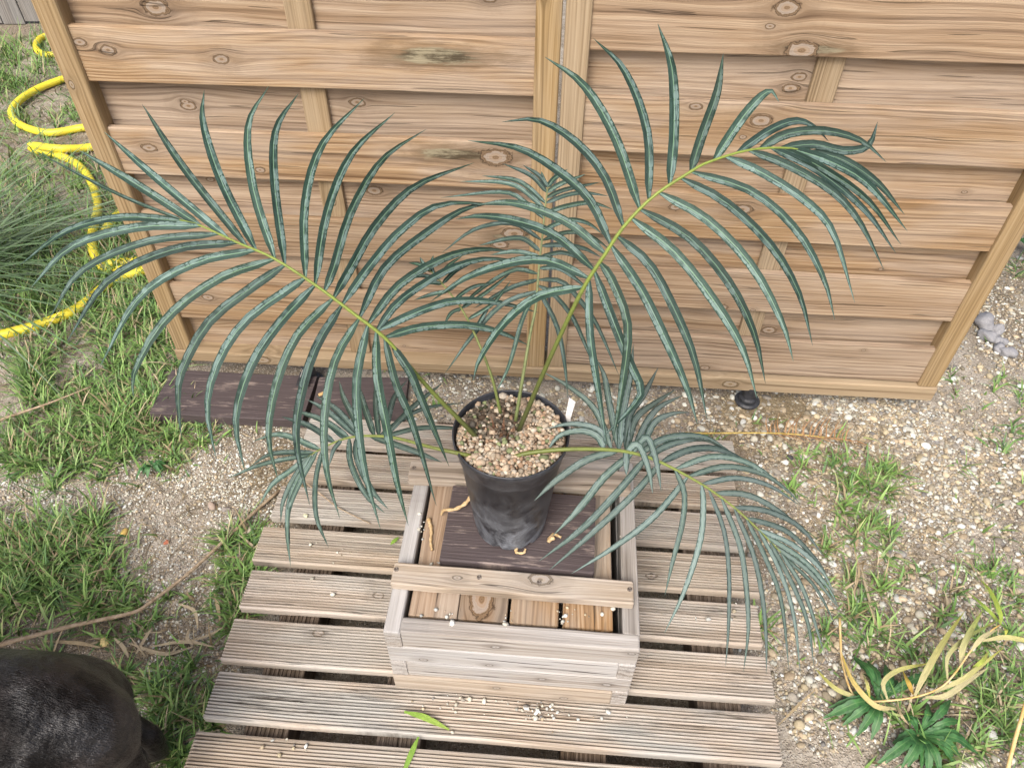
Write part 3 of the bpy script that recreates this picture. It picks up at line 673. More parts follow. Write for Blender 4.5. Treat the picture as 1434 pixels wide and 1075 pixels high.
C_r = [(722, 589, 'y', .866), (733, 523, 'y', .905), (743, 465, 'y', .945), (750, 432, 'y', .97), (753, 398, 'y', 1.0), (756, 361, 'y', 1.03), (760, 327, 'y', 1.06), (763, 294, 'y', 1.09), (767, 262, 'y', 1.115)]
C_l = [[(763, 269), (744, 246), (704, 229)], [(765, 265), (755, 246), (732, 231)], [(767, 262), (761, 252), (758, 240)], [(762, 281), (727, 254), (675, 246)], [(760, 288), (717, 258), (644, 254)], [(758, 308), (738, 285), (706, 269), (617, 277)],
 [(757, 336), (719, 313), (665, 321), (619, 354)], [(755, 348), (727, 333), (669, 344)], [(753, 361), (723, 352), (686, 357)], [(752, 382), (719, 378), (665, 411), (640, 440)], [(750, 392), (715, 403), (663, 432)], [(749, 408), (733, 443), (713, 511), (694, 551)],
 [(749, 406), (705, 425), (664, 467), (623, 523)], [(766, 264), (776, 250), (795, 237)], [(766, 270), (784, 258), (820, 244)], [(765, 277), (790, 266), (841, 255)], [(764, 288), (794, 273), (820, 270), (853, 275)], [(763, 302), (792, 289), (828, 284), (860, 294)],
 [(761, 323), (796, 308), (824, 313), (845, 329)], [(759, 338), (796, 325), (828, 331), (857, 352)], [(758, 348), (786, 343), (818, 348), (843, 361)], [(757, 361), (790, 354), (832, 371)], [(755, 377), (786, 377), (830, 410)], [(754, 388), (786, 394), (811, 419), (836, 455), (867, 526)],
 [(752, 396), (773, 410), (801, 443), (821, 486), (835, 520)], [(750, 405), (761, 418), (781, 460), (791, 511), (795, 556)]]
frond(C_r, C_l, .0040, seed=3, c0=(.12, .15, .05), c1=(.20, .23, .10), r0=.0034, r1=.0012, view_w=.9, up_w=.3, wax=.08)
D_r = [(701, 578, 'y', .875), (688, 526, 'y', .90), (665, 468, 'y', .94), (645, 430, 'y', .965), (628, 408, 'y', .98), (614, 391, 'y', .995), (597, 374, 'y', 1.01)]
D_l = [[(600, 377), (586, 370), (572, 368)], [(602, 380), (592, 368), (588, 360)], [(606, 384), (604, 370), (607, 357)], [(612, 390), (590, 386), (566, 392)], [(618, 396), (598, 396), (570, 410)], [(628, 408), (605, 412), (580, 420)], [(645, 430), (632, 438), (622, 454)],
 [(614, 392), (628, 372), (648, 358)], [(620, 399), (640, 378), (676, 360)], [(628, 408), (652, 388), (690, 378)], [(636, 418), (662, 402), (694, 396)], [(648, 434), (680, 410), (718, 380)], [(656, 450), (690, 425), (716, 392)], [(662, 462), (675, 445), (690, 420)]]
frond(D_r, D_l, .0034, seed=4, c0=(.12, .15, .04), c1=(.17, .2, .06), r0=.003, r1=.001, view_w=.9, up_w=.3, wax=-.05)
E_r = [(716, 641, 'z', .624), (740, 634, 'z', .632), (790, 629, 'z', .642), (845, 629, 'z', .640), (881, 633, 'z', .630), (916, 643, 'z', .612), (953, 661, 'z', .585), (991, 683, 'z', .552), (1029, 711, 'z', .512), (1066, 745, 'z', .466), (1101, 781, 'z', .42)]
E_l = [[(866, 632), (823, 643), (778, 673), (748, 701)], [(891, 637), (848, 666), (810, 713), (774, 750)], [(906, 642), (861, 693), (815, 740), (755, 785)], [(925, 649), (891, 688), (835, 741), (768, 799)], [(960, 666), (916, 723), (861, 765), (800, 803)],
 [(947, 659), (958, 688), (956, 730), (941, 790), (931, 834)], [(981, 677), (985, 705), (981, 755), (958, 828), (930, 887)], [(995, 686), (1014, 743), (1021, 806), (1020, 881), (1016, 934)], [(1012, 699), (1036, 763), (1045, 821), (1048, 881), (1041, 941)],
 [(1029, 712), (1054, 773), (1067, 831), (1073, 893), (1073, 945)], [(1047, 728), (1073, 783), (1094, 841), (1105, 939)], [(1063, 743), (1091, 796), (1111, 859), (1121, 943)], [(1078, 760), (1109, 816), (1131, 871), (1140, 934)], [(1093, 774), (1126, 828), (1155, 917)], [(1101, 781), (1141, 821), (1171, 876)],
 [(1088, 766), (1134, 801), (1176, 853)], [(1073, 752), (1124, 783), (1159, 821), (1174, 849)], [(1061, 740), (1111, 763), (1149, 796), (1170, 833)], [(1046, 726), (1101, 743), (1141, 781), (1158, 803)], [(1026, 709), (1073, 715), (1121, 738), (1155, 781)],
 [(1004, 693), (1051, 694), (1101, 723), (1129, 751)], [(983, 678), (1031, 669), (1078, 680), (1121, 708)], [(964, 667), (1016, 653), (1068, 663), (1101, 685), (1121, 706)], [(948, 658), (998, 639), (1048, 648), (1086, 673), (1111, 695)], [(929, 649), (968, 629), (1011, 630), (1066, 658)],
 [(910, 641), (936, 623), (979, 613), (1005, 622), (1029, 636)], [(898, 637), (921, 618), (953, 610), (991, 613), (1024, 633)],
 [(848, 629), (838, 612), (815, 603), (783, 610), (763, 636)], [(845, 629), (840, 603), (803, 593), (763, 600)], [(860, 630), (833, 573), (795, 540), (755, 518)], [(868, 631), (853, 563), (846, 525), (834, 500)], [(872, 632), (881, 583), (901, 553), (922, 514)],
 [(866, 631), (873, 575), (883, 525), (887, 481)], [(883, 633), (903, 595), (923, 570), (957, 553)], [(880, 633), (891, 585), (916, 565), (946, 545)], [(895, 636), (916, 592), (941, 579), (966, 577)], [(880, 633), (893, 622), (908, 656), (914, 691)], [(890, 635), (905, 612), (918, 641), (926, 688)], [(872, 632), (877, 640), (877, 666)]]
frond(E_r, E_l, .0060, seed=5, narrow=.32, view_w=.45, up_w=.75, c0=(.10, .12, .02), c1=(.22, .27, .07), wax=.42, side_droop=.3, r0=.0042)
F_r = [(660, 638, 'z', .624), (630, 632, 'z', .632), (600, 625, 'z', .632), (554, 613, 'z', .618), (516, 610, 'z', .595), (487, 613, 'z', .565), (462, 622, 'z', .53), (445, 631, 'z', .5), (424, 643, 'z', .46)]
F_l = [[(506, 611), (498, 590), (481, 556), (475, 533)], [(500, 611), (458, 575), (430, 559)], [(508, 610), (471, 573), (443, 554)], [(481, 614), (458, 592), (424, 577)], [(491, 612), (452, 588), (408, 573)], [(468, 619), (433, 596), (394, 583)], [(449, 628), (393, 608), (355, 617)],
 [(441, 633), (381, 635), (350, 653)], [(435, 637), (366, 650), (318, 670)], [(428, 641), (412, 655), (381, 678), (363, 708)], [(431, 640), (411, 670), (396, 703), (393, 731)], [(436, 637), (408, 690), (402, 741), (407, 793)], [(446, 631), (421, 673), (404, 716), (406, 763)],
 [(451, 628), (442, 673), (443, 723), (460, 766)], [(477, 617), (467, 630), (461, 652)], [(488, 613), (491, 648), (514, 695), (539, 718)], [(501, 611), (500, 640), (520, 685), (544, 713)], [(516, 610), (579, 631), (619, 647)], [(535, 612), (590, 599), (663, 600)],
 [(533, 611), (569, 583), (600, 570), (650, 564)], [(537, 612), (579, 569), (621, 535)], [(538, 612), (552, 556), (571, 531)], [(531, 611), (526, 569), (525, 533)], [(523, 610), (508, 562), (500, 535)]]
frond(F_r, F_l, .0056, seed=6, view_w=.45, up_w=.75, c0=(.12, .14, .025), c1=(.24, .29, .08), wax=.2, side_droop=.3, r0=.0036)
# crown scales and cut leaf bases
s = N('scale'); M['scale'] = s.done(s.ramp(s.noise(s.obj(), 180, 3), [(.35, (.05, .025, .016)), (.65, (.20, .11, .065))]), .8, .2)
for i in range(16):
    a = rng.uniform(0, 2*PI); r_ = rng.uniform(.004, .020); h = rng.uniform(.02, .045)
    b0 = np.array([-.016+r_*math.cos(a), -.004+r_*math.sin(a)*.8, -.006]); b0 += 0
    P = np.array([b0, b0+np.array([math.cos(a)*.004, math.sin(a)*.004, h*.6]), b0+np.array([math.cos(a)*.010, math.sin(a)*.010, h])])
    V, Fc, U = blade(spline(P, 5), unit((math.cos(a), math.sin(a), .2)), .0042, lambda t: max(.05, 1-t))
    link('crown_scale', mesh(V, Fc, uv=U), M['scale'], plant)
# exposed roots round the pot foot
s = N('root'); M['root'] = s.done(s.ramp(s.noise(s.obj(), 150, 3), [(.35, (.40, .27, .13)), (.65, (.62, .47, .27))]), .75, .25)
def root_px(pts, r, parent=None, label=None):
    P = spline([on_z(a, b, z) for a, b, z in pts], 18); V, Fc = tube(P, r*(1+.25*np.sin(np.arange(18)*1.9))*np.linspace(1, .6, 18), 7)
    o = link('root', mesh(V, Fc), M['root'], parent, PLOC if parent else None)
    if label: o.name = 'dry_root'; tag(o, label, 'root')
root_px([(660, 695, BZ+.03), (650, 706, BZ+.012), (636, 713, BZ+.006), (622, 714, BZ-.002), (618, 720, BZ-.016)], .0042, plant)
root_px([(776, 752, BZ+.010), (768, 757, BZ+.007), (775, 748, BZ+.004), (786, 752, BZ+.004)], .004, plant)
root_px([(728, 762, BZ+.008), (722, 772, BZ+.004), (733, 774, BZ+.004), (736, 768, BZ+.008)], .0032, plant)
root_px([(600, 726, .12+ZT-.001), (604, 742, .12+ZT), (603, 758, .12+ZT), (605, 770, .12+ZT-.001)], .004, None, 'pale dry root lying on the stool slat beside the dark board')

# ------------------------------------------------------------------ hose
s = N('hose_rubber'); n1 = s.noise(s.obj(), 22, 4, .6); n2 = s.noise(s.obj(), 120, 3, .7)
col = s.mix(s.math('MULTIPLY', s.step(n1, .5, .72), .35), (.78, .66, .05), (.50, .42, .08)); col = s.mix(s.math('MULTIPLY', s.step(n2, .66, .8), .2), col, (.25, .2, .09))
M['hose'] = s.done(col, .42, .4)
HZ = .013
def hz(pts): return [on_z(a, b, z) for a, b, z in pts]
hose_pts = hz([(-260, 520, HZ), (-120, 495, HZ), (0, 469, HZ), (60, 453, HZ), (108, 432, HZ+.006), (160, 392, HZ+.012), (205, 378, HZ+.012), (222, 372, HZ), (215, 366, HZ), (180, 367, HZ), (150, 368, HZ), (134, 356, HZ), (140, 335, HZ), (166, 300, HZ+.016), (215, 262, HZ), (300, 235, HZ), (340, 270, HZ), (250, 330, HZ), (190, 372, HZ+.02), (150, 378, HZ), (131, 352, HZ+.034), (130, 322, HZ+.03), (137, 290, HZ), (128, 255, HZ), (108, 230, HZ), (75, 215, HZ), (46, 209, HZ), (44, 204, HZ+.012), (80, 208, HZ+.03), (120, 207, HZ+.01), (180, 195, HZ), (240, 150, HZ), (200, 120, HZ), (150, 175, HZ+.02), (115, 179, HZ), (70, 186, HZ), (35, 178, HZ), (17, 163, HZ), (22, 146, HZ), (50, 126, HZ), (88, 111, HZ), (140, 95, HZ), (150, 70, HZ), (100, 75, HZ), (66, 77, HZ), (52, 70, HZ), (53, 58, HZ), (68, 50, HZ), (130, 45, HZ), (250, 40, HZ)])
HP_ = spline(hose_pts, 320); V, Fc = tube(HP_, .0160, 12); o = link('garden_hose', mesh(V, Fc), M['hose']); tag(o, 'yellow garden hose coiled on the grass beside the fence', 'hose')

# ------------------------------------------------------------------ gravel and stones on the ground
def scatter_px(n, boxes):
    """random points inside pixel ellipses, on the ground"""
    w = np.array([b[4] for b in boxes], float); pts = []
    for i in rng.choice(len(boxes), n, p=w/w.sum()):
        cx, cy, rx, ry = boxes[i][:4]; a = rng.uniform(0, 2*PI); q = math.sqrt(rng.uniform())
        pts.append(on_z(cx+rx*q*math.cos(a), cy+ry*q*math.sin(a), 0))
    P = np.array(pts); P[:, 2] = gz(P[:, 0], P[:, 1]); return P
right_boxes = [(1330, 560, 150, 190, 5), (1250, 640, 190, 130, 4), (1360, 760, 120, 160, 4), (1120, 720, 90, 130, 1.5), (1150, 900, 70, 160, 2), (1330, 950, 160, 160, 3), (900, 575, 200, 40, 2.5), (1150, 590, 180, 45, 3), (640, 555, 120, 40, 2.0), (1420, 440, 60, 80, 2)]
left_boxes = [(260, 740, 140, 120, 4), (330, 640, 110, 60, 2), (120, 660, 150, 50, 1.5), (270, 880, 90, 80, 2), (240, 990, 50, 90, 1), (30, 480, 60, 50, .7), (40, 700, 60, 40, 1), (350, 700, 60, 60, 1)]
P = scatter_px(22000, right_boxes); sz = rng.lognormal(math.log(.0033), .46, len(P)).clip(.0015, .012)
big = sz > .0065
wR = [3, 2.4, 2.2, 1.8, 1.4, 1.6, 1.4, 1.6, 1.0, 1.8]
o = link('gravel', stones(P[~big], sz[~big], pick((~big).sum(), wR), 1, .6, .35), M['stone']); tag(o, 'loose pale gravel scattered over the bare ground', 'gravel', kind='stuff')
o = link('gravel_coarse', stones(P[big], sz[big], pick(big.sum(), wR), 2, .55, .35), M['stone']); tag(o, 'coarser rounded pebbles mixed into the gravel', 'gravel', kind='stuff')
P = scatter_px(15000, left_boxes+[(1200, 800, 200, 250, 3)]); o = link('fine_grit', stones(P, rng.lognormal(math.log(.0023), .35, len(P)).clip(.0012, .006), 1.2*pick(len(P), [4, 4, 1, 1, 1, 1, 3, 1, 1, 1]), 1, .65, .3), M['stone']); tag(o, 'fine pale grit on the bare sandy soil', 'grit', kind='stuff')
# debris on pallet and stool
def on_top(px, py, z): return on_z(px, py, z)
pd = []
for cx, cy, rx, ry, k, z in [(700, 985, 130, 16, 45, .1205), (755, 998, 26, 16, 45, .1205), (830, 995, 60, 18, 12, .1205), (660, 900, 300, 150, 20, .1205), (480, 800, 90, 60, 9, .1205), (440, 763, 7, 4, 4, .1205), (1000, 860, 40, 30, 7, .1205), (380, 1050, 60, 18, 8, .1205),
                         (600, 860, 30, 10, 5, .12+ZT-.005), (632, 868, 6, 10, 6, .12+ZT-.005), (712, 868, 6, 18, 10, .12+ZT-.005), (790, 860, 8, 14, 8, .12+ZT-.005), (820, 855, 40, 14, 8, .12+ZT-.005), (590, 740, 6, 30, 10, .12+ZT-.005), (610, 790, 10, 6, 5, .12+ZT-.005), (870, 720, 5, 40, 6, .12+ZT-.005)]:
    for _ in range(k):
        a = rng.uniform(0, 2*PI); q = math.sqrt(rng.uniform()); pd.append(on_z(cx+rx*q*math.cos(a), cy+ry*q*math.sin(a), z))
pd = np.array(pd)
inside = np.array([(-.01 < (p[:2]-np.array([-.221, .626]))@np.array([math.cos(SY), math.sin(SY)]) < SW+.01 and -.005 < (p[:2]-np.array([-.221, .626]))@np.array([-math.sin(SY), math.cos(SY)]) < SD) and p[2] < .2 for p in pd])
pd = pd[~inside]
o = link('stone_crumbs', stones(pd, rng.lognormal(math.log(.0024), .45, len(pd)).clip(.0010, .006), pick(len(pd), [4, 5, 1, 1, 1, 1, 5, 1, 1.5, 1]), 1, .75, .25), M['stone']); tag(o, 'loose pale stone crumbs on the pallet boards and stool', 'crumbs', kind='stuff')
# single stones one can point at
def stone(px, py, size, col, label, flat=.7, seed=0, group=None, rough=.26, name='stone', z0=None):
    p = on_z(px, py, 0); V0, F0 = ico(3, seed, rough); V = V0*size*np.array([1.15, .85, flat]); a = seed*1.3
    R = np.array([[math.cos(a), -math.sin(a), 0], [math.sin(a), math.cos(a), 0], [0, 0, 1]]); V = V@R.T
    o = link(name, mesh(V, F0, col=np.tile(np.array(col), (len(V), 1))), M['stone']); o.location = (p[0], p[1], float(gz(p[0], p[1]))+size*flat*.7 if z0 is None else z0)
    tag(o, label, 'stone', group)
stone(173, 745, .0105, (.60, .42, .13), 'yellow stone on bare sand near the red fragment', seed=1)
stone(146, 899, .0105, (.68, .55, .25), 'pale yellow stone among dry leaves beside the dark dog', seed=2)
stone(232, 757, .0075, (.46, .17, .10), 'small red brick fragment on the bare sand', seed=3, flat=.45)
stone(296, 707, .011, (.38, .30, .24), 'round brown pebble on bare sand below the hanging leaflets', seed=4)
stone(316, 713, .009, (.30, .27, .24), 'dark grey pebble beside the round brown pebble', seed=5)
stone(349, 746, .011, (.64, .58, .46), 'cream stone beside the dry reed stem', seed=6)
stone(218, 1021, .0125, (.52, .45, .39), 'flat pinkish grey stone between the dog and the pallet', seed=7, flat=.45)
stone(224, 1040, .010, (.55, .42, .22), 'ochre stone in the grass behind the dog', seed=8)
stone(1107, 638, .008, (.06, .06, .065), 'dark pebble on the gravel below the dried frond', seed=9)
stone(1260, 790, .012, (.60, .57, .52), 'white stone in the grass near the drooping blue leaflets', seed=10) if False else None
for i, (px, py, sz_) in enumerate([(1378, 458, .030), (1380, 474, .024), (1394, 466, .020), (1396, 480, .016), (1404, 480, .014), (1398, 490, .017), (1408, 497, .020)]):
    stone(px, py, sz_, (.27, .27, .28), 'largest grey concrete lump leaning upright beside the fence stile' if i == 0 else 'small rough grey concrete lump on gravel by the fence panel corner', .8, 20+i, None if i == 0 else 'small concrete lumps by the fence corner', .30, 'concrete_lump')
stone(800, 1056, .012, (.72, .70, .68), 'white stone lying in the gap between pallet boards', seed=30, flat=.5, z0=.101)
stone(441, 763, .006, (.58, .58, .40), 'pale greenish pebble on a pallet board under the left frond', seed=31, z0=.1235)

# ------------------------------------------------------------------ grass
s = N('grass_blade'); a = s.attr('Col')['Color']
s.put(s.bsdf.inputs['Subsurface Weight'], 0.0); M['grass'] = s.done(a, .55, .3)
def blades(roots, hgt, wid, cols, lean=(.2, 1.1), az=None, segs=4):
    n = len(roots); az = rng.uniform(0, 2*PI, n) if az is None else az; ln = rng.uniform(*lean, n)
    bend = rng.uniform(.2, 1.1, n); t = np.linspace(0, 1, segs+1)
    d = np.stack([np.cos(az), np.sin(az)], 1); sx = np.stack([-np.sin(az+rng.normal(0, .4, n)), np.cos(az)], 1)
    V = np.zeros((n, segs+1, 2, 3)); C_ = np.zeros((n, segs+1, 2, 3))
    for i, tt in enumerate(t):
        ang = ln+bend*tt; r_ = hgt*tt*np.sin(np.clip(ln+bend*tt*.5, 0, 1.75)); z = hgt*tt*np.cos(np.clip(ln+bend*tt*.5, 0, 1.62))
        w = wid*(1-tt**1.6*.96)
        for k, sg in enumerate((-1, 1)):
            V[:, i, k, 0] = roots[:, 0]+d[:, 0]*r_+sx[:, 0]*w*sg; V[:, i, k, 1] = roots[:, 1]+d[:, 1]*r_+sx[:, 1]*w*sg; V[:, i, k, 2] = roots[:, 2]+np.maximum(z, .0015)-(.004 if i == 0 else 0)
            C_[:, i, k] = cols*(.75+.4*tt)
    base = (np.arange(n)*(segs+1)*2)[:, None]; q = np.concatenate([np.stack([base[:, 0]+2*i, base[:, 0]+2*i+1, base[:, 0]+2*i+3, base[:, 0]+2*i+2], 1) for i in range(segs)])
    return V.reshape(-1, 3), q, C_.reshape(-1, 3)
def pal_ok(P):
    d = P[:, :2]-PO; a = d@e1; b_ = d@e2
    return ~((a > -.005) & (a < 1.09) & (b_ < .055) & (b_ > -1.05))
GC = np.array([(.11, .205, .055), (.15, .26, .065), (.20, .31, .095), (.085, .16, .06), (.22, .31, .12), (.27, .30, .13)])
STR = np.array([(.38, .30, .18), (.46, .38, .25), (.30, .23, .13), (.26, .21, .14)])
tufts = [  # px, py, rx, ry, blades, height
 (60, 60, 90, 40, 1500, .11), (30, 100, 60, 50, 1600, .10), (80, 150, 60, 40, 500, .06), (20, 180, 40, 60, 700, .08), (70, 250, 90, 45, 700, .08), (100, 120, 50, 40, 400, .06), (60, 215, 90, 40, 500, .06), (60, 340, 100, 70, 2600, .10), (160, 340, 50, 60, 1500, .10), (110, 410, 110, 50, 2600, .10), (180, 440, 70, 60, 2400, .09), (20, 410, 60, 60, 1300, .09),
 (215, 500, 40, 50, 1300, .07), (130, 580, 80, 45, 2600, .08), (55, 520, 35, 45, 900, .08), (190, 570, 40, 50, 1300, .07), (30, 640, 60, 30, 900, .07), (100, 630, 80, 30, 1100, .06), (250, 610, 35, 15, 450, .05), (180, 620, 50, 25, 700, .05), (290, 600, 60, 9, 250, .04), (230, 650, 50, 25, 250, .035),
 (60, 790, 80, 50, 2600, .075), (20, 850, 60, 40, 1200, .07), (112, 745, 40, 28, 700, .06), (150, 830, 40, 30, 500, .05), (40, 750, 60, 30, 700, .06), (345, 790, 28, 45, 900, .07), (330, 850, 25, 40, 600, .06), (235, 840, 35, 18, 160, .035), (215, 950, 50, 35, 420, .06), (235, 1035, 45, 45, 620, .065), (222, 990, 22, 45, 380, .06), (180, 872, 40, 16, 260, .045), (275, 960, 30, 50, 400, .05),
 (1190, 665, 50, 40, 700, .06), (1200, 720, 45, 50, 800, .06), (1170, 640, 60, 20, 300, .04), (1245, 670, 25, 25, 260, .05), (1195, 790, 50, 40, 500, .05), (1180, 850, 35, 60, 450, .06), (1225, 880, 45, 50, 450, .06), (1320, 830, 90, 50, 400, .045), (1395, 800, 50, 70, 450, .05), (1420, 560, 30, 60, 220, .05), (1400, 640, 40, 50, 220, .05), (1345, 545, 40, 25, 130, .03), (1300, 1000, 110, 70, 1200, .07), (1400, 1000, 50, 80, 700, .07), (1380, 910, 60, 50, 500, .06),
 (560, 530, 40, 14, 120, .04), (600, 560, 30, 12, 70, .04), (1090, 590, 60, 20, 160, .035), (430, 700, 14, 30, 120, .05), (1430, 420, 30, 50, 200, .06)]
Vs, Qs, Cs, off = [], [], [], 0
for px, py, rx, ry, n, h in tufts:
    n = int(n*(.5 if px < 700 else .34)); h *= 1.0 if px < 700 else .95; cl = max(4, n//38); cc_ = [(rng.normal(0, .62), rng.normal(0, .62)) for _ in range(cl)]; pts = []
    for _ in range(n):
        if rng.uniform() < .7: c0 = cc_[rng.integers(cl)]; u_, v_ = c0[0]+rng.normal(0, .09), c0[1]+rng.normal(0, .11)
        else: u_, v_ = rng.normal(0, .75), rng.normal(0, .75)
        pts.append(on_z(px+rx*u_, py+ry*v_, 0))
    P = np.array(pts); P = P[pal_ok(P) & (P[:, 1] < 4.2)]; P[:, 2] = gz(P[:, 0], P[:, 1]); k = len(P)
    fyl = 1.60-.055*(P[:, 0]+.97); P = P[~((P[:, 0] > -1.0) & (P[:, 0] < 1.2) & (abs(P[:, 1]-fyl) < .05))]; k = len(P)
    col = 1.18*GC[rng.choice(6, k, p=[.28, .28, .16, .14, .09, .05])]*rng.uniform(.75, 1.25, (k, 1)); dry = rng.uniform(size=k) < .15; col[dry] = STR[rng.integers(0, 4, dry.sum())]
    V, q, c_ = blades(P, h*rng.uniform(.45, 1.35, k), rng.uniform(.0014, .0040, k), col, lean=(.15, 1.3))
    Vs.append(V); Qs.append(q+off); Cs.append(c_); off += len(V)
o = link('grass', mesh(np.vstack(Vs), np.vstack(Qs), col=np.vstack(Cs)), M['grass']); tag(o, 'green grass tufts growing through the bare ground', 'grass', kind='stuff')
# straw and dead stems lying about
P = scatter_px(8500, [(80, 190, 120, 90, 9), (180, 560, 160, 120, 3), (270, 700, 160, 140, 2.5), (230, 900, 130, 70, 3.0), (1120, 610, 130, 40, 3), (1220, 720, 120, 110, 3), (1310, 900, 140, 130, 3), (60, 480, 80, 80, 2), (1070, 572, 60, 22, 7), (1400, 400, 60, 40, 1.5), (400, 660, 50, 40, 2)])
P = P[pal_ok(P)]; k = len(P); V, q, c_ = blades(P+np.array([0, 0, .003]), rng.uniform(.015, .075, k), rng.uniform(.0004, .0013, k), STR[rng.integers(0, 4, k)]*rng.uniform(.35, 1.15, (k, 1)), lean=(1.42, 1.6), segs=3)
o = link('straw', mesh(V, q, col=c_), M['grass']); tag(o, 'dry straw and dead grass lying on the ground', 'straw', kind='stuff')

# long ornamental grass by the left edge
tussock = on_z(-95, 395, 0); n = 250
root = empty('tussock_grass', (tussock[0], tussock[1], 0)); tag(root, 'clump of long thin arching grass beside the hose', 'plant')
rp = np.stack([rng.normal(0, .07, n), rng.normal(0, .09, n), np.zeros(n)], 1)
azz = rng.normal(.35, .75, n); 
colg = np.array([(.10, .17, .075), (.14, .21, .11), (.18, .25, .15), (.08, .13, .05)])[rng.integers(0, 4, n)]*rng.uniform(.8, 1.2, (n, 1))
V, q, c_ = blades(rp, rng.uniform(.35, .95, n), rng.uniform(.0026, .0052, n), colg, lean=(.75, 1.35), az=azz, segs=8)
o = link('long_leaves', mesh(V, q, col=c_), M['grass'], root); tag(o, kind='stuff')

# ------------------------------------------------------------------ reeds, twigs, fallen leaves
def flat_leaf(name, pts, w, col0, col1, label, cat, prof=None, parent=None, group=None, nrm=(0, -.25, 1), fold=.1, n=14):
    P = spline([on_z(a, b, z) for a, b, z in pts], n); V, Fc, U = blade(P, unit(nrm), w, prof, fold=fold)
    t = np.array([u[1] for u in U]); t /= t.max(); cc = np.outer(1-t, col0)+np.outer(t, col1); cc *= rng.uniform(.9, 1.1, (len(cc), 1))
    o = link(name, mesh(V, Fc, uv=U, col=cc), M['dryleaf'], parent)
    if label: tag(o, label, cat, group)
    return o
s = N('dry_leaf'); a = s.attr('Col')['Color']; U = s.sep(s.uv()); st = s.noise(s.vec(s.math('MULTIPLY', U[0], 14.), s.math('MULTIPLY', U[1], 12.), 0.), 1, 3, .6)
hv = s.n.new('ShaderNodeHueSaturation'); s.L(a, hv.inputs['Color']); s.put(hv.inputs['Value'], s.math('MULTIPLY_ADD', st, 1.1, .42)); s.bump(st, .7, .002); spots = s.step(s.noise(s.obj(), 130, 3, .6), .64, .72)
M['dryleaf'] = s.done(s.mix(s.math('MULTIPLY', spots, .7), hv.outputs[0], (.16, .09, .04)), .65, .25)
s = N('dry_stem'); st = s.noise(s.obj(), 90, 4, .65); M['reed'] = s.done(s.ramp(st, [(.3, (.22, .155, .095)), (.55, (.40, .31, .21)), (.75, (.54, .45, .33))]), .7, .25)
def stick(name, pts, rad, label, cat, mat=None, parent=None, sides=7, n=24, taper=.7, flat=1.0):
    P = spline([on_z(a, b, z) for a, b, z in pts], n); V, Fc = tube(P, rad*np.linspace(1, taper, n)*(1+.06*np.sin(np.arange(n)*2.3)), sides)
    o = link(name, mesh(V, Fc), mat or M['reed'], parent)
    if label: tag(o, label, cat)
    return o
stick('dry_reed', [(-60, 915, .034), (0, 902, .036), (100, 876, .034), (188, 857, .030), (208, 845, .028), (268, 799, .020), (355, 718, .014), (392, 686, .012)], .0052, 'long dry tan reed lying on the ground from the dog to the pallet', 'reed')
stick('dry_reed', [(-40, 606, .03), (0, 588, .032), (67, 565, .036), (128, 541, .04)], .0055, 'short flat dry reed on the grass below the hose', 'reed', taper=.35)
for i, pts in enumerate([[(520, 918, .0), (0, 0, 0)]]): pass
dl = [[(180, 900), (230, 915), (270, 905)], [(250, 900), (290, 890), (312, 878)], [(210, 905), (260, 898), (300, 905)], [(250, 845), (272, 855), (277, 880)], [(160, 893), (172, 905), (180, 920)], [(60, 897), (110, 900), (140, 906)], [(190, 915), (205, 890), (212, 880)], [(265, 880), (262, 893), (270, 903)],
      [(300, 830), (305, 850), (308, 868)], [(1205, 790), (1215, 830), (1230, 880)], [(1196, 770), (1203, 800), (1196, 830)], [(1338, 1010), (1342, 1040), (1340, 1075)], [(1350, 1052), (1380, 1048), (1400, 1050)], [(1090, 1015), (1120, 985), (1142, 965)]]
for p in dl:
    c0 = STR[rng.integers(0, 2)]*rng.uniform(.9, 1.25); flat_leaf('dry_leaf', [(a, b, .010+.004*((i*7) % 3)) for i, (a, b) in enumerate(p)], rng.uniform(.0026, .0042), c0, c0*.9, ('curled straw coloured dead leaf strip lying between the dark dog and the pallet' if p[0][0] < 700 else 'pale dry leaf strip lying on the gravel near the green weeds'), 'leaf', lambda t: .25+.75*math.sin(PI*min(.97, max(.05, t))), group='dead leaf strips by the dog' if p[0][0] < 700 else 'dead leaf strips by the weeds')
GL = (.20, .34, .05)
flat_leaf('fallen_leaf', [(566, 996, .126), (595, 1004, .129), (629, 1021, .125)], .0058, GL, (.26, .36, .07), 'fresh green leaf blade fallen on the pallet in front of the stool', 'leaf', lambda t: .2+.8*math.sin(PI*min(.96, max(.08, t))))
flat_leaf('fallen_leaf', [(586, 1031, .128), (577, 1052, .127), (562, 1088, .124)], .0052, GL, (.22, .36, .07), 'fresh green leaf blade lying across the front pallet board', 'leaf', lambda t: .2+.8*math.sin(PI*min(.9, max(.05, t))))
flat_leaf('fallen_leaf', [(547, 762, .126), (552, 757, .128), (558, 752, .125)], .0045, GL, (.22, .36, .07), 'small green leaf scrap on a pallet board beside the stool', 'leaf', lambda t: .2+.8*math.sin(PI*min(.9, max(.05, t))))
flat_leaf('fallen_leaf', [(600, 637, .62), (640, 626, .63), (655, 620, .63)], .001, GL, GL, None, None) if False else None
stick('dry_twig', [(426, 674, .128), (452, 694, .132), (473, 710, .126), (500, 724, .128), (519, 733, .125)], .0016, 'thin dark curved twig on the pallet boards under the left frond', 'twig', n=16)
flat_leaf('wood_chip', [(446, 553, .036), (455, 549, .038), (464, 544, .036)], .006, (.58, .38, .16), (.52, .36, .18), 'yellow wood chip on the dark plank by the black foot', 'wood chip', lambda t: .8, n=5)

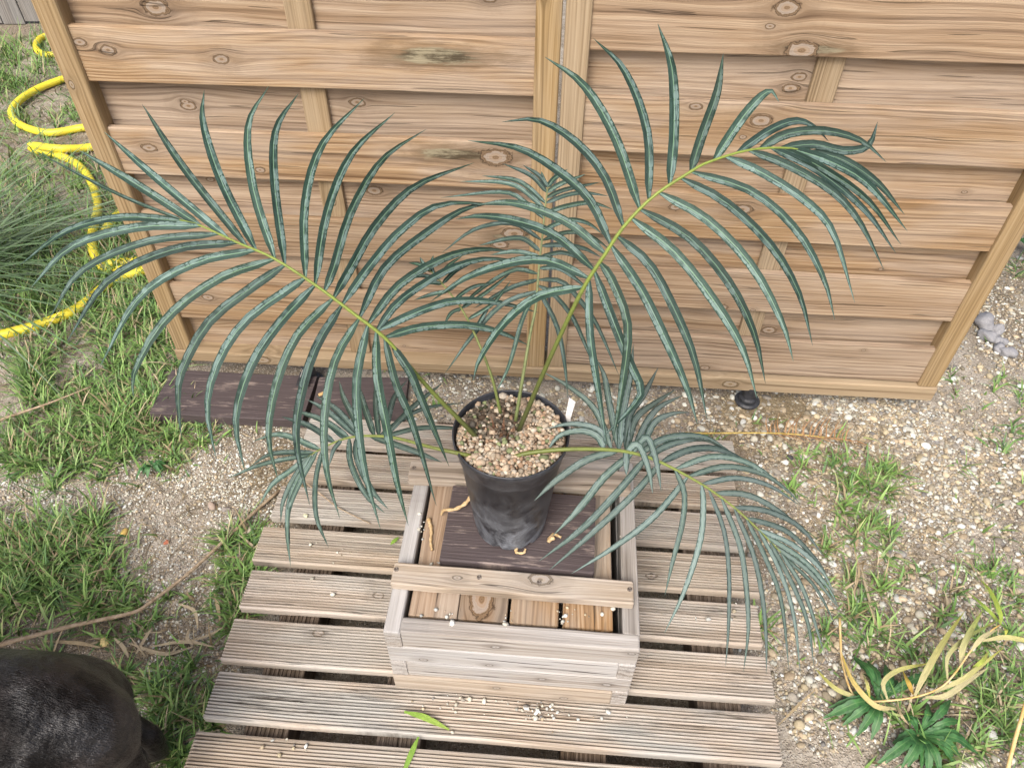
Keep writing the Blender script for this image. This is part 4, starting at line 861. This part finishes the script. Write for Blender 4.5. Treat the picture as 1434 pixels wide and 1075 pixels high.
# dried frond behind the pallet
s = N('dead_frond'); M['deadf'] = s.done(s.ramp(s.noise(s.obj(), 120, 3), [(.35, (.24, .13, .06)), (.65, (.40, .25, .13))]), .7, .2)
s = N('dead_rachis'); M['deadr'] = s.done(s.ramp(s.noise(s.obj(), 60, 3), [(.35, (.38, .27, .07)), (.65, (.55, .42, .14))]), .6, .3)
st = stick('dried_frond', [(960, 606, .03), (976, 606.5, .03), (1069, 606, .028), (1116, 608, .022), (1160, 613, .018), (1191, 617, .014)], .003, 'broken orange brown dead frond lying behind the pallet', 'dead frond', M['deadr'], taper=.4)
for i in range(30):
    t = i/29; bx = 1076+112*t; by = 606.5+9*t; up_ = (i % 3 != 2); L = ((32-12*abs(t-.45)) if up_ else 13)*rng.uniform(.55, 1.15)
    tip = (bx+(8+7*t if up_ else 26)+rng.uniform(-9, 9), by-L*rng.uniform(.8, 1.05)+(0 if up_ else 19))
    md = ((bx+tip[0])/2-3*(up_), (by+tip[1])/2-2)
    P = spline([on_z(bx, by, .024-.008*t), on_z(md[0], md[1], .036), on_z(tip[0], tip[1], .03)], 7); V, Fc, U = blade(P, unit((0, -.4, 1)), .0021, lambda q: 1-.75*q, fold=.3, n_across=3)
    link('leaflet', mesh(V, Fc, uv=U), M['deadf'], st)

# yellowing bamboo shoot
s = N('cane'); M['cane'] = s.done(s.ramp(s.noise(s.obj(), 45, 3), [(.35, (.55, .36, .12)), (.65, (.66, .52, .28))]), .55, .3)
shoot = empty('bamboo_shoot', tuple(on_z(1196, 977, 0))); tag(shoot, 'arched yellowing bamboo shoot with pale withered leaves over a green weed', 'plant')
inv = Matrix.Translation(tuple(-on_z(1196, 977, 0)))
def child(o): o.parent = shoot; o.matrix_local = inv
o = stick('stem', [(1176, 865, .05), (1177, 895, .045), (1179, 923, .04), (1187, 955, .035), (1197, 975, .03), (1216, 981, .04), (1238, 981, .05), (1283, 975, .075), (1319, 961, .095), (1342, 936, .115), (1360, 910, .13), (1386, 884, .14), (1401, 874, .145)], .0028, None, None, M['cane'], n=36, taper=.5); child(o)
YG, YL, CR, OR = (.27, .35, .06), (.40, .41, .08), (.44, .40, .22), (.42, .26, .06)
sh = [([(1243, 979), (1237, 956), (1258, 938), (1307, 927)], .0062, CR, YL, .06), ([(1281, 974), (1294, 946), (1319, 902), (1351, 855)], .0085, CR, YL, .08), ([(1279, 972), (1272, 955), (1264, 938)], .006, OR, (.5, .4, .08), .07), ([(1327, 951), (1327, 920), (1350, 895), (1401, 866)], .0055, CR, YG, .10),
 ([(1345, 931), (1350, 902), (1377, 852)], .008, CR, YG, .11), ([(1401, 874), (1401, 859), (1386, 826), (1370, 809)], .0065, YG, YG, .14), ([(1401, 872), (1381, 851), (1355, 828)], .005, YG, (.2, .32, .06), .13), ([(1376, 897), (1406, 892), (1434, 896), (1475, 908)], .0062, CR, YL, .13),
 ([(1309, 969), (1347, 951), (1368, 936), (1406, 906)], .006, CR, YL, .09), ([(1296, 976), (1324, 974), (1355, 953), (1386, 933)], .007, CR, CR, .08), ([(1255, 992), (1225, 987), (1194, 953), (1178, 912)], .0068, CR, (.62, .46, .10), .045), ([(1202, 976), (1171, 964), (1141, 935)], .006, CR, YL, .035),
 ([(1218, 977), (1214, 956), (1207, 941)], .0045, YL, CR, .05), ([(1255, 983), (1263, 1002), (1273, 1015)], .004, CR, (.45, .34, .2), .05), ([(1360, 911), (1375, 893), (1398, 880)], .006, CR, CR, .13), ([(1401, 874), (1409, 882), (1407, 893)], .005, YG, YL, .14), ([(1362, 935), (1376, 925), (1385, 911)], .0055, YG, (.4, .4, .1), .1)]
for pts, w, ca, cb, z in sh:
    w *= .8
    child(flat_leaf('leaf', [(a, b, z+.018*math.sin(PI*i/(len(pts)-1))) for i, (a, b) in enumerate(pts)], w, ca, cb, None, None, lambda t: (.35+.65*min(1, t/.25))*max(.04, 1-max(0, (t-.45)/.55)**1.8), nrm=(0, -.5, 1), fold=.25))
cane2 = stick('cane_stem', [(1408, 1090, .004), (1420, 1040, .06), (1436, 985, .13), (1450, 930, .2)], .0042, 'single olive yellow cane stem standing near the weed', 'stem', M['cane'], n=10)
# green weed rosettes
s = N('weed_leaf'); U = s.sep(s.uv()); au = s.math('ABSOLUTE', s.math('SUBTRACT', U[0], .5)); n1 = s.noise(s.obj(), 70, 3, .6)
vein = s.step(au, .06, .02); M['weed'] = s.done(s.mix(s.math('MULTIPLY', vein, .6), s.ramp(n1, [(.3, (.024, .085, .026)), (.7, (.06, .175, .05))]), (.14, .25, .09)), .5, .35); s.bump(n1, .4, .002)
def rosette(px, py, leaves, label, z0=.0, w=.013, nl=9):
    c = on_z(px, py, 0); root = empty('weed', (c[0], c[1], 0)); tag(root, label, 'weed')
    leaves = list(leaves)+[(px+(a_-px)*rng.uniform(.5, 1.0)+rng.normal(0, 8), py+(b_-py)*rng.uniform(.5, 1.0)+rng.normal(0, 6)) for a_, b_ in leaves]
    for tx, ty in leaves:
        tip = on_z(tx, ty, .012); L = np.linalg.norm(tip-c); mid_ = (c+tip)/2+np.array([0, 0, .25*L+.01]); P = spline([c+np.array([0, 0, .006]), mid_, tip], 22)
        sd_ = rng.uniform(0, 6)
        V, Fc, U = blade(P, unit((rng.uniform(-.3, .3), rng.uniform(-.4, .1), 1)), w*rng.uniform(.8, 1.15), lambda t: max(.05, (.14+.95*max(0, math.sin(PI*min(1, t**1.5*1.02))))*(1-.30*abs(math.sin(t*17+sd_))*(t < .93))), fold=.25)
        V = np.array(V)-c; link('leaf', mesh(V, Fc, uv=U), M['weed'], root)
rosette(1284, 1030, [(1330, 985), (1354, 1035), (1340, 1072), (1300, 1085), (1262, 1075), (1240, 1068), (1225, 1072), (1250, 1040), (1345, 1010), (1300, 985), (1290, 1075), (1318, 1090), (1370, 1055), (1262, 1000)], 'leafy green weed rosette under the withered bamboo shoot', w=.0085)
rosette(1228, 985, [(1153, 1005), (1160, 990), (1195, 918), (1215, 925), (1250, 940), (1200, 1030), (1165, 1000), (1180, 1015), (1240, 930), (1270, 960), (1285, 955), (1220, 1035), (1300, 945), (1180, 975)], 'darker green weed beside the bare gravel and pallet end', w=.0085)
rosette(215, 655, [(200, 665), (190, 672), (225, 662), (212, 645), (232, 650)], 'tiny light green seedling on bare sand below the dark plank', w=.006)
# bush with dark leaves to the right of the panel
bc = on_z(1475, 385, 0); bush = empty('low_bush', (bc[0], bc[1], 0)); tag(bush, 'dark leafy shrub growing behind the right fence stile', 'shrub')
for i in range(46):
    a = rng.uniform(0, 2*PI); r_ = .28*math.sqrt(rng.uniform()); z = rng.uniform(.03, .34); c0 = np.array([r_*math.cos(a), r_*math.sin(a)*.7, z]); d = unit((math.cos(a+rng.normal(0, .7)), math.sin(a+rng.normal(0, .7)), rng.uniform(-.5, .3)))
    P = spline([c0, c0+d*.03+np.array([0, 0, .004]), c0+d*.065], 6); V, Fc, U = blade(P, unit((rng.normal(0, .4), rng.normal(-.3, .4), 1)), .022, lambda t: max(.05, math.sin(PI*min(.98, t**.75))), fold=.2)
    link('leaf', mesh(V, Fc, uv=U), M['weed'], bush)
for i in range(7):
    a = rng.uniform(0, 2*PI); P = spline([(0, 0, -.005), (.1*math.cos(a), .08*math.sin(a), .16), (.22*math.cos(a), .18*math.sin(a), .32)], 8); V, Fc = tube(P, np.linspace(.005, .002, 8), 6); link('branch', mesh(V, Fc), M['reed'], bush)

# ------------------------------------------------------------------ dog (hindquarters in view; the rest continues left of the frame)
def body_mesh(nodes, edges_):
    """one continuous skin: overlapping balls along the bones, fused and smoothed"""
    Vs, Fs, off = [], [], 0; V0, F0 = ico(2, 0, 0.0)
    for a_, b_ in edges_:
        A, B = np.array(nodes[a_]), np.array(nodes[b_]); L = np.linalg.norm(A[:3]-B[:3]); k = max(2, int(L/(.3*min(A[3], B[3])))+1)
        for t in np.linspace(0, 1, k):
            q = A*(1-t)+B*t; Vs.append(V0*np.array([q[3], q[4], q[3]])+q[:3]); Fs.append(F0+off); off += len(V0)
    me = mesh(np.vstack(Vs), np.vstack(Fs)); ob = bpy.data.objects.new('tmp', me); COL.objects.link(ob)
    md = ob.modifiers.new('r', 'REMESH'); md.mode = 'VOXEL'; md.voxel_size = .009; md.use_smooth_shade = True
    sm = ob.modifiers.new('s', 'SMOOTH'); sm.factor = .5; sm.iterations = 14
    dg = bpy.context.evaluated_depsgraph_get(); dg.update(); out = bpy.data.meshes.new_from_object(ob.evaluated_get(dg))
    bpy.data.objects.remove(ob); return out
# local frame: x forward (nose), y left, z up; placed facing left in the picture
dn = [(0, 0, .415, .118, .105), (.16, 0, .42, .105, .095), (.30, 0, .41, .125, .11), (.44, 0, .42, .125, .11), (.56, 0, .50, .08, .07), (.66, 0, .58, .066, .06), (.74, 0, .60, .062, .058), (.83, 0, .575, .036, .034), (.90, 0, .565, .028, .026),
      (-.07, 0, .39, .095, .085), (-.125, 0, .37, .030, .026), (-.140, .01, .28, .017, .016), (-.135, .015, .18, .011, .010),
      (-.005, .082, .33, .092, .055), (.05, .095, .22, .055, .04), (-.055, .09, .13, .026, .022), (-.045, .09, .045, .021, .019), (-.01, .09, .022, .022, .022), (.03, .09, .018, .018, .02),
      (-.005, -.082, .33, .092, .055), (.05, -.095, .22, .055, .04), (-.055, -.09, .13, .026, .022), (-.045, -.09, .045, .021, .019), (-.01, -.09, .022, .022, .022), (.03, -.09, .018, .018, .02),
      (.44, .07, .32, .055, .045), (.42, .075, .20, .034, .03), (.435, .075, .10, .024, .022), (.44, .075, .03, .022, .022), (.48, .075, .018, .018, .02),
      (.44, -.07, .32, .055, .045), (.42, -.075, .20, .034, .03), (.435, -.075, .10, .024, .022), (.44, -.075, .03, .022, .022), (.48, -.075, .018, .018, .02)]
de = [(0, 1), (1, 2), (2, 3), (3, 4), (4, 5), (5, 6), (6, 7), (7, 8), (0, 9), (9, 10), (10, 11), (11, 12), (0, 13), (13, 14), (14, 15), (15, 16), (16, 17), (17, 18), (0, 19), (19, 20), (20, 21), (21, 22), (22, 23), (23, 24), (3, 25), (25, 26), (26, 27), (27, 28), (28, 29), (3, 30), (30, 31), (31, 32), (32, 33), (33, 34)]
s = N('dog_coat'); O_ = s.obj(); sp = s.sep(O_)
fv = s.vec(s.math('MULTIPLY', sp[0], 120.), s.math('MULTIPLY', sp[1], 420.), s.math('MULTIPLY', sp[2], 130.)); f1 = s.noise(fv, 1, 3, .65, .2); f2 = s.noise(O_, 16, 3, .55); f3 = s.noise(O_, 60, 3, .6)
col = s.ramp(s.math('ADD', s.math('MULTIPLY', f1, .3), s.math('MULTIPLY', f2, .7)), [(.36, (.0022, .0018, .0017)), (.48, (.006, .005, .0046)), (.60, (.022, .018, .017)), (.72, (.060, .052, .050))])
s.bump(s.math('ADD', s.math('MULTIPLY', f1, .5), s.math('ADD', s.math('MULTIPLY', f3, .4), s.math('MULTIPLY', s.noise(O_, 22, 2, .5), 2.2))), .9, .006); M['coat'] = s.done(col, .38, s.math('MULTIPLY_ADD', s.step(s.noise(O_, 10, 3, .6), .40, .66), .7, .15), Sheen_Weight=.05, Sheen_Roughness=.4)
DOGX, DOGY, DOGYAW = -.730, .442, math.radians(174)
dog = link('dog', body_mesh(dn, de), M['coat']); dog.location = (DOGX, DOGY, 0); dog.rotation_euler = (0, 0, DOGYAW)
tag(dog, 'short haired dark brown dog with a glossy back standing on the grass', 'dog')
# ears, eyes and nose
earV, earF, _ = blade(spline([(.70, .045, .655), (.69, .085, .64), (.70, .10, .58)], 8), unit((.2, .9, .4)), .03, lambda t: max(.1, math.sin(PI*(.25+.72*t))), n_across=5)
for sg in (1, -1):
    o = link('ear', mesh(np.array(earV)*np.array([1, sg, 1]), earF), M['coat'], dog)
    V0, F0 = ico(2, 3, 0.0); o = link('eye', mesh(V0*.008+np.array([.785, sg*.03, .61]), F0), M['black'], dog)
V0, F0 = ico(2, 4, .05); link('nose', mesh(V0*np.array([.012, .016, .012])+np.array([.912, 0, .568]), F0), M['black'], dog)
# short coat
me = dog.data; nv = len(me.polygons); ctr = np.zeros(nv*3); me.polygons.foreach_get('center', ctr); ctr = ctr.reshape(-1, 3); nor = np.zeros(nv*3); me.polygons.foreach_get('normal', nor); nor = nor.reshape(-1, 3); ar = np.zeros(nv); me.polygons.foreach_get('area', ar)
n = 60000; idx = rng.choice(nv, n, p=(ar*(ctr[:, 0] < .34))/(ar*(ctr[:, 0] < .34)).sum()); jit = rng.normal(0, 1, (n, 3))*np.sqrt(ar[idx])[:, None]*.5
nn_ = nor[idx]; jit -= nn_*(jit*nn_).sum(1)[:, None]; P0 = ctr[idx]+jit-nn_*.0004
fl = np.array([-.75, 0, -.6])+rng.normal(0, .16, (n, 3))+.25*np.sin(P0*9+1)[:, [2, 0, 1]]; fl -= nn_*(fl*nn_).sum(1)[:, None]; fl /= np.linalg.norm(fl, axis=1)[:, None]+1e-6
ln_ = rng.uniform(.007, .014, n)[:, None]; sd_ = np.cross(nn_, fl)*rng.uniform(.00014, .00030, n)[:, None]; tip = P0+fl*ln_+nn_*ln_*.16; mdp = P0+fl*ln_*.5+nn_*ln_*.15
V = np.stack([P0-sd_, P0+sd_, mdp+sd_*.8, mdp-sd_*.8, tip], 1).reshape(-1, 3); b_ = np.arange(n)*5
q = np.concatenate([np.stack([b_, b_+1, b_+2], 1), np.stack([b_, b_+2, b_+3], 1), np.stack([b_+3, b_+2, b_+4], 1)])
o = link('coat', mesh(V, q), M['coat'], dog); tag(o, kind='stuff')
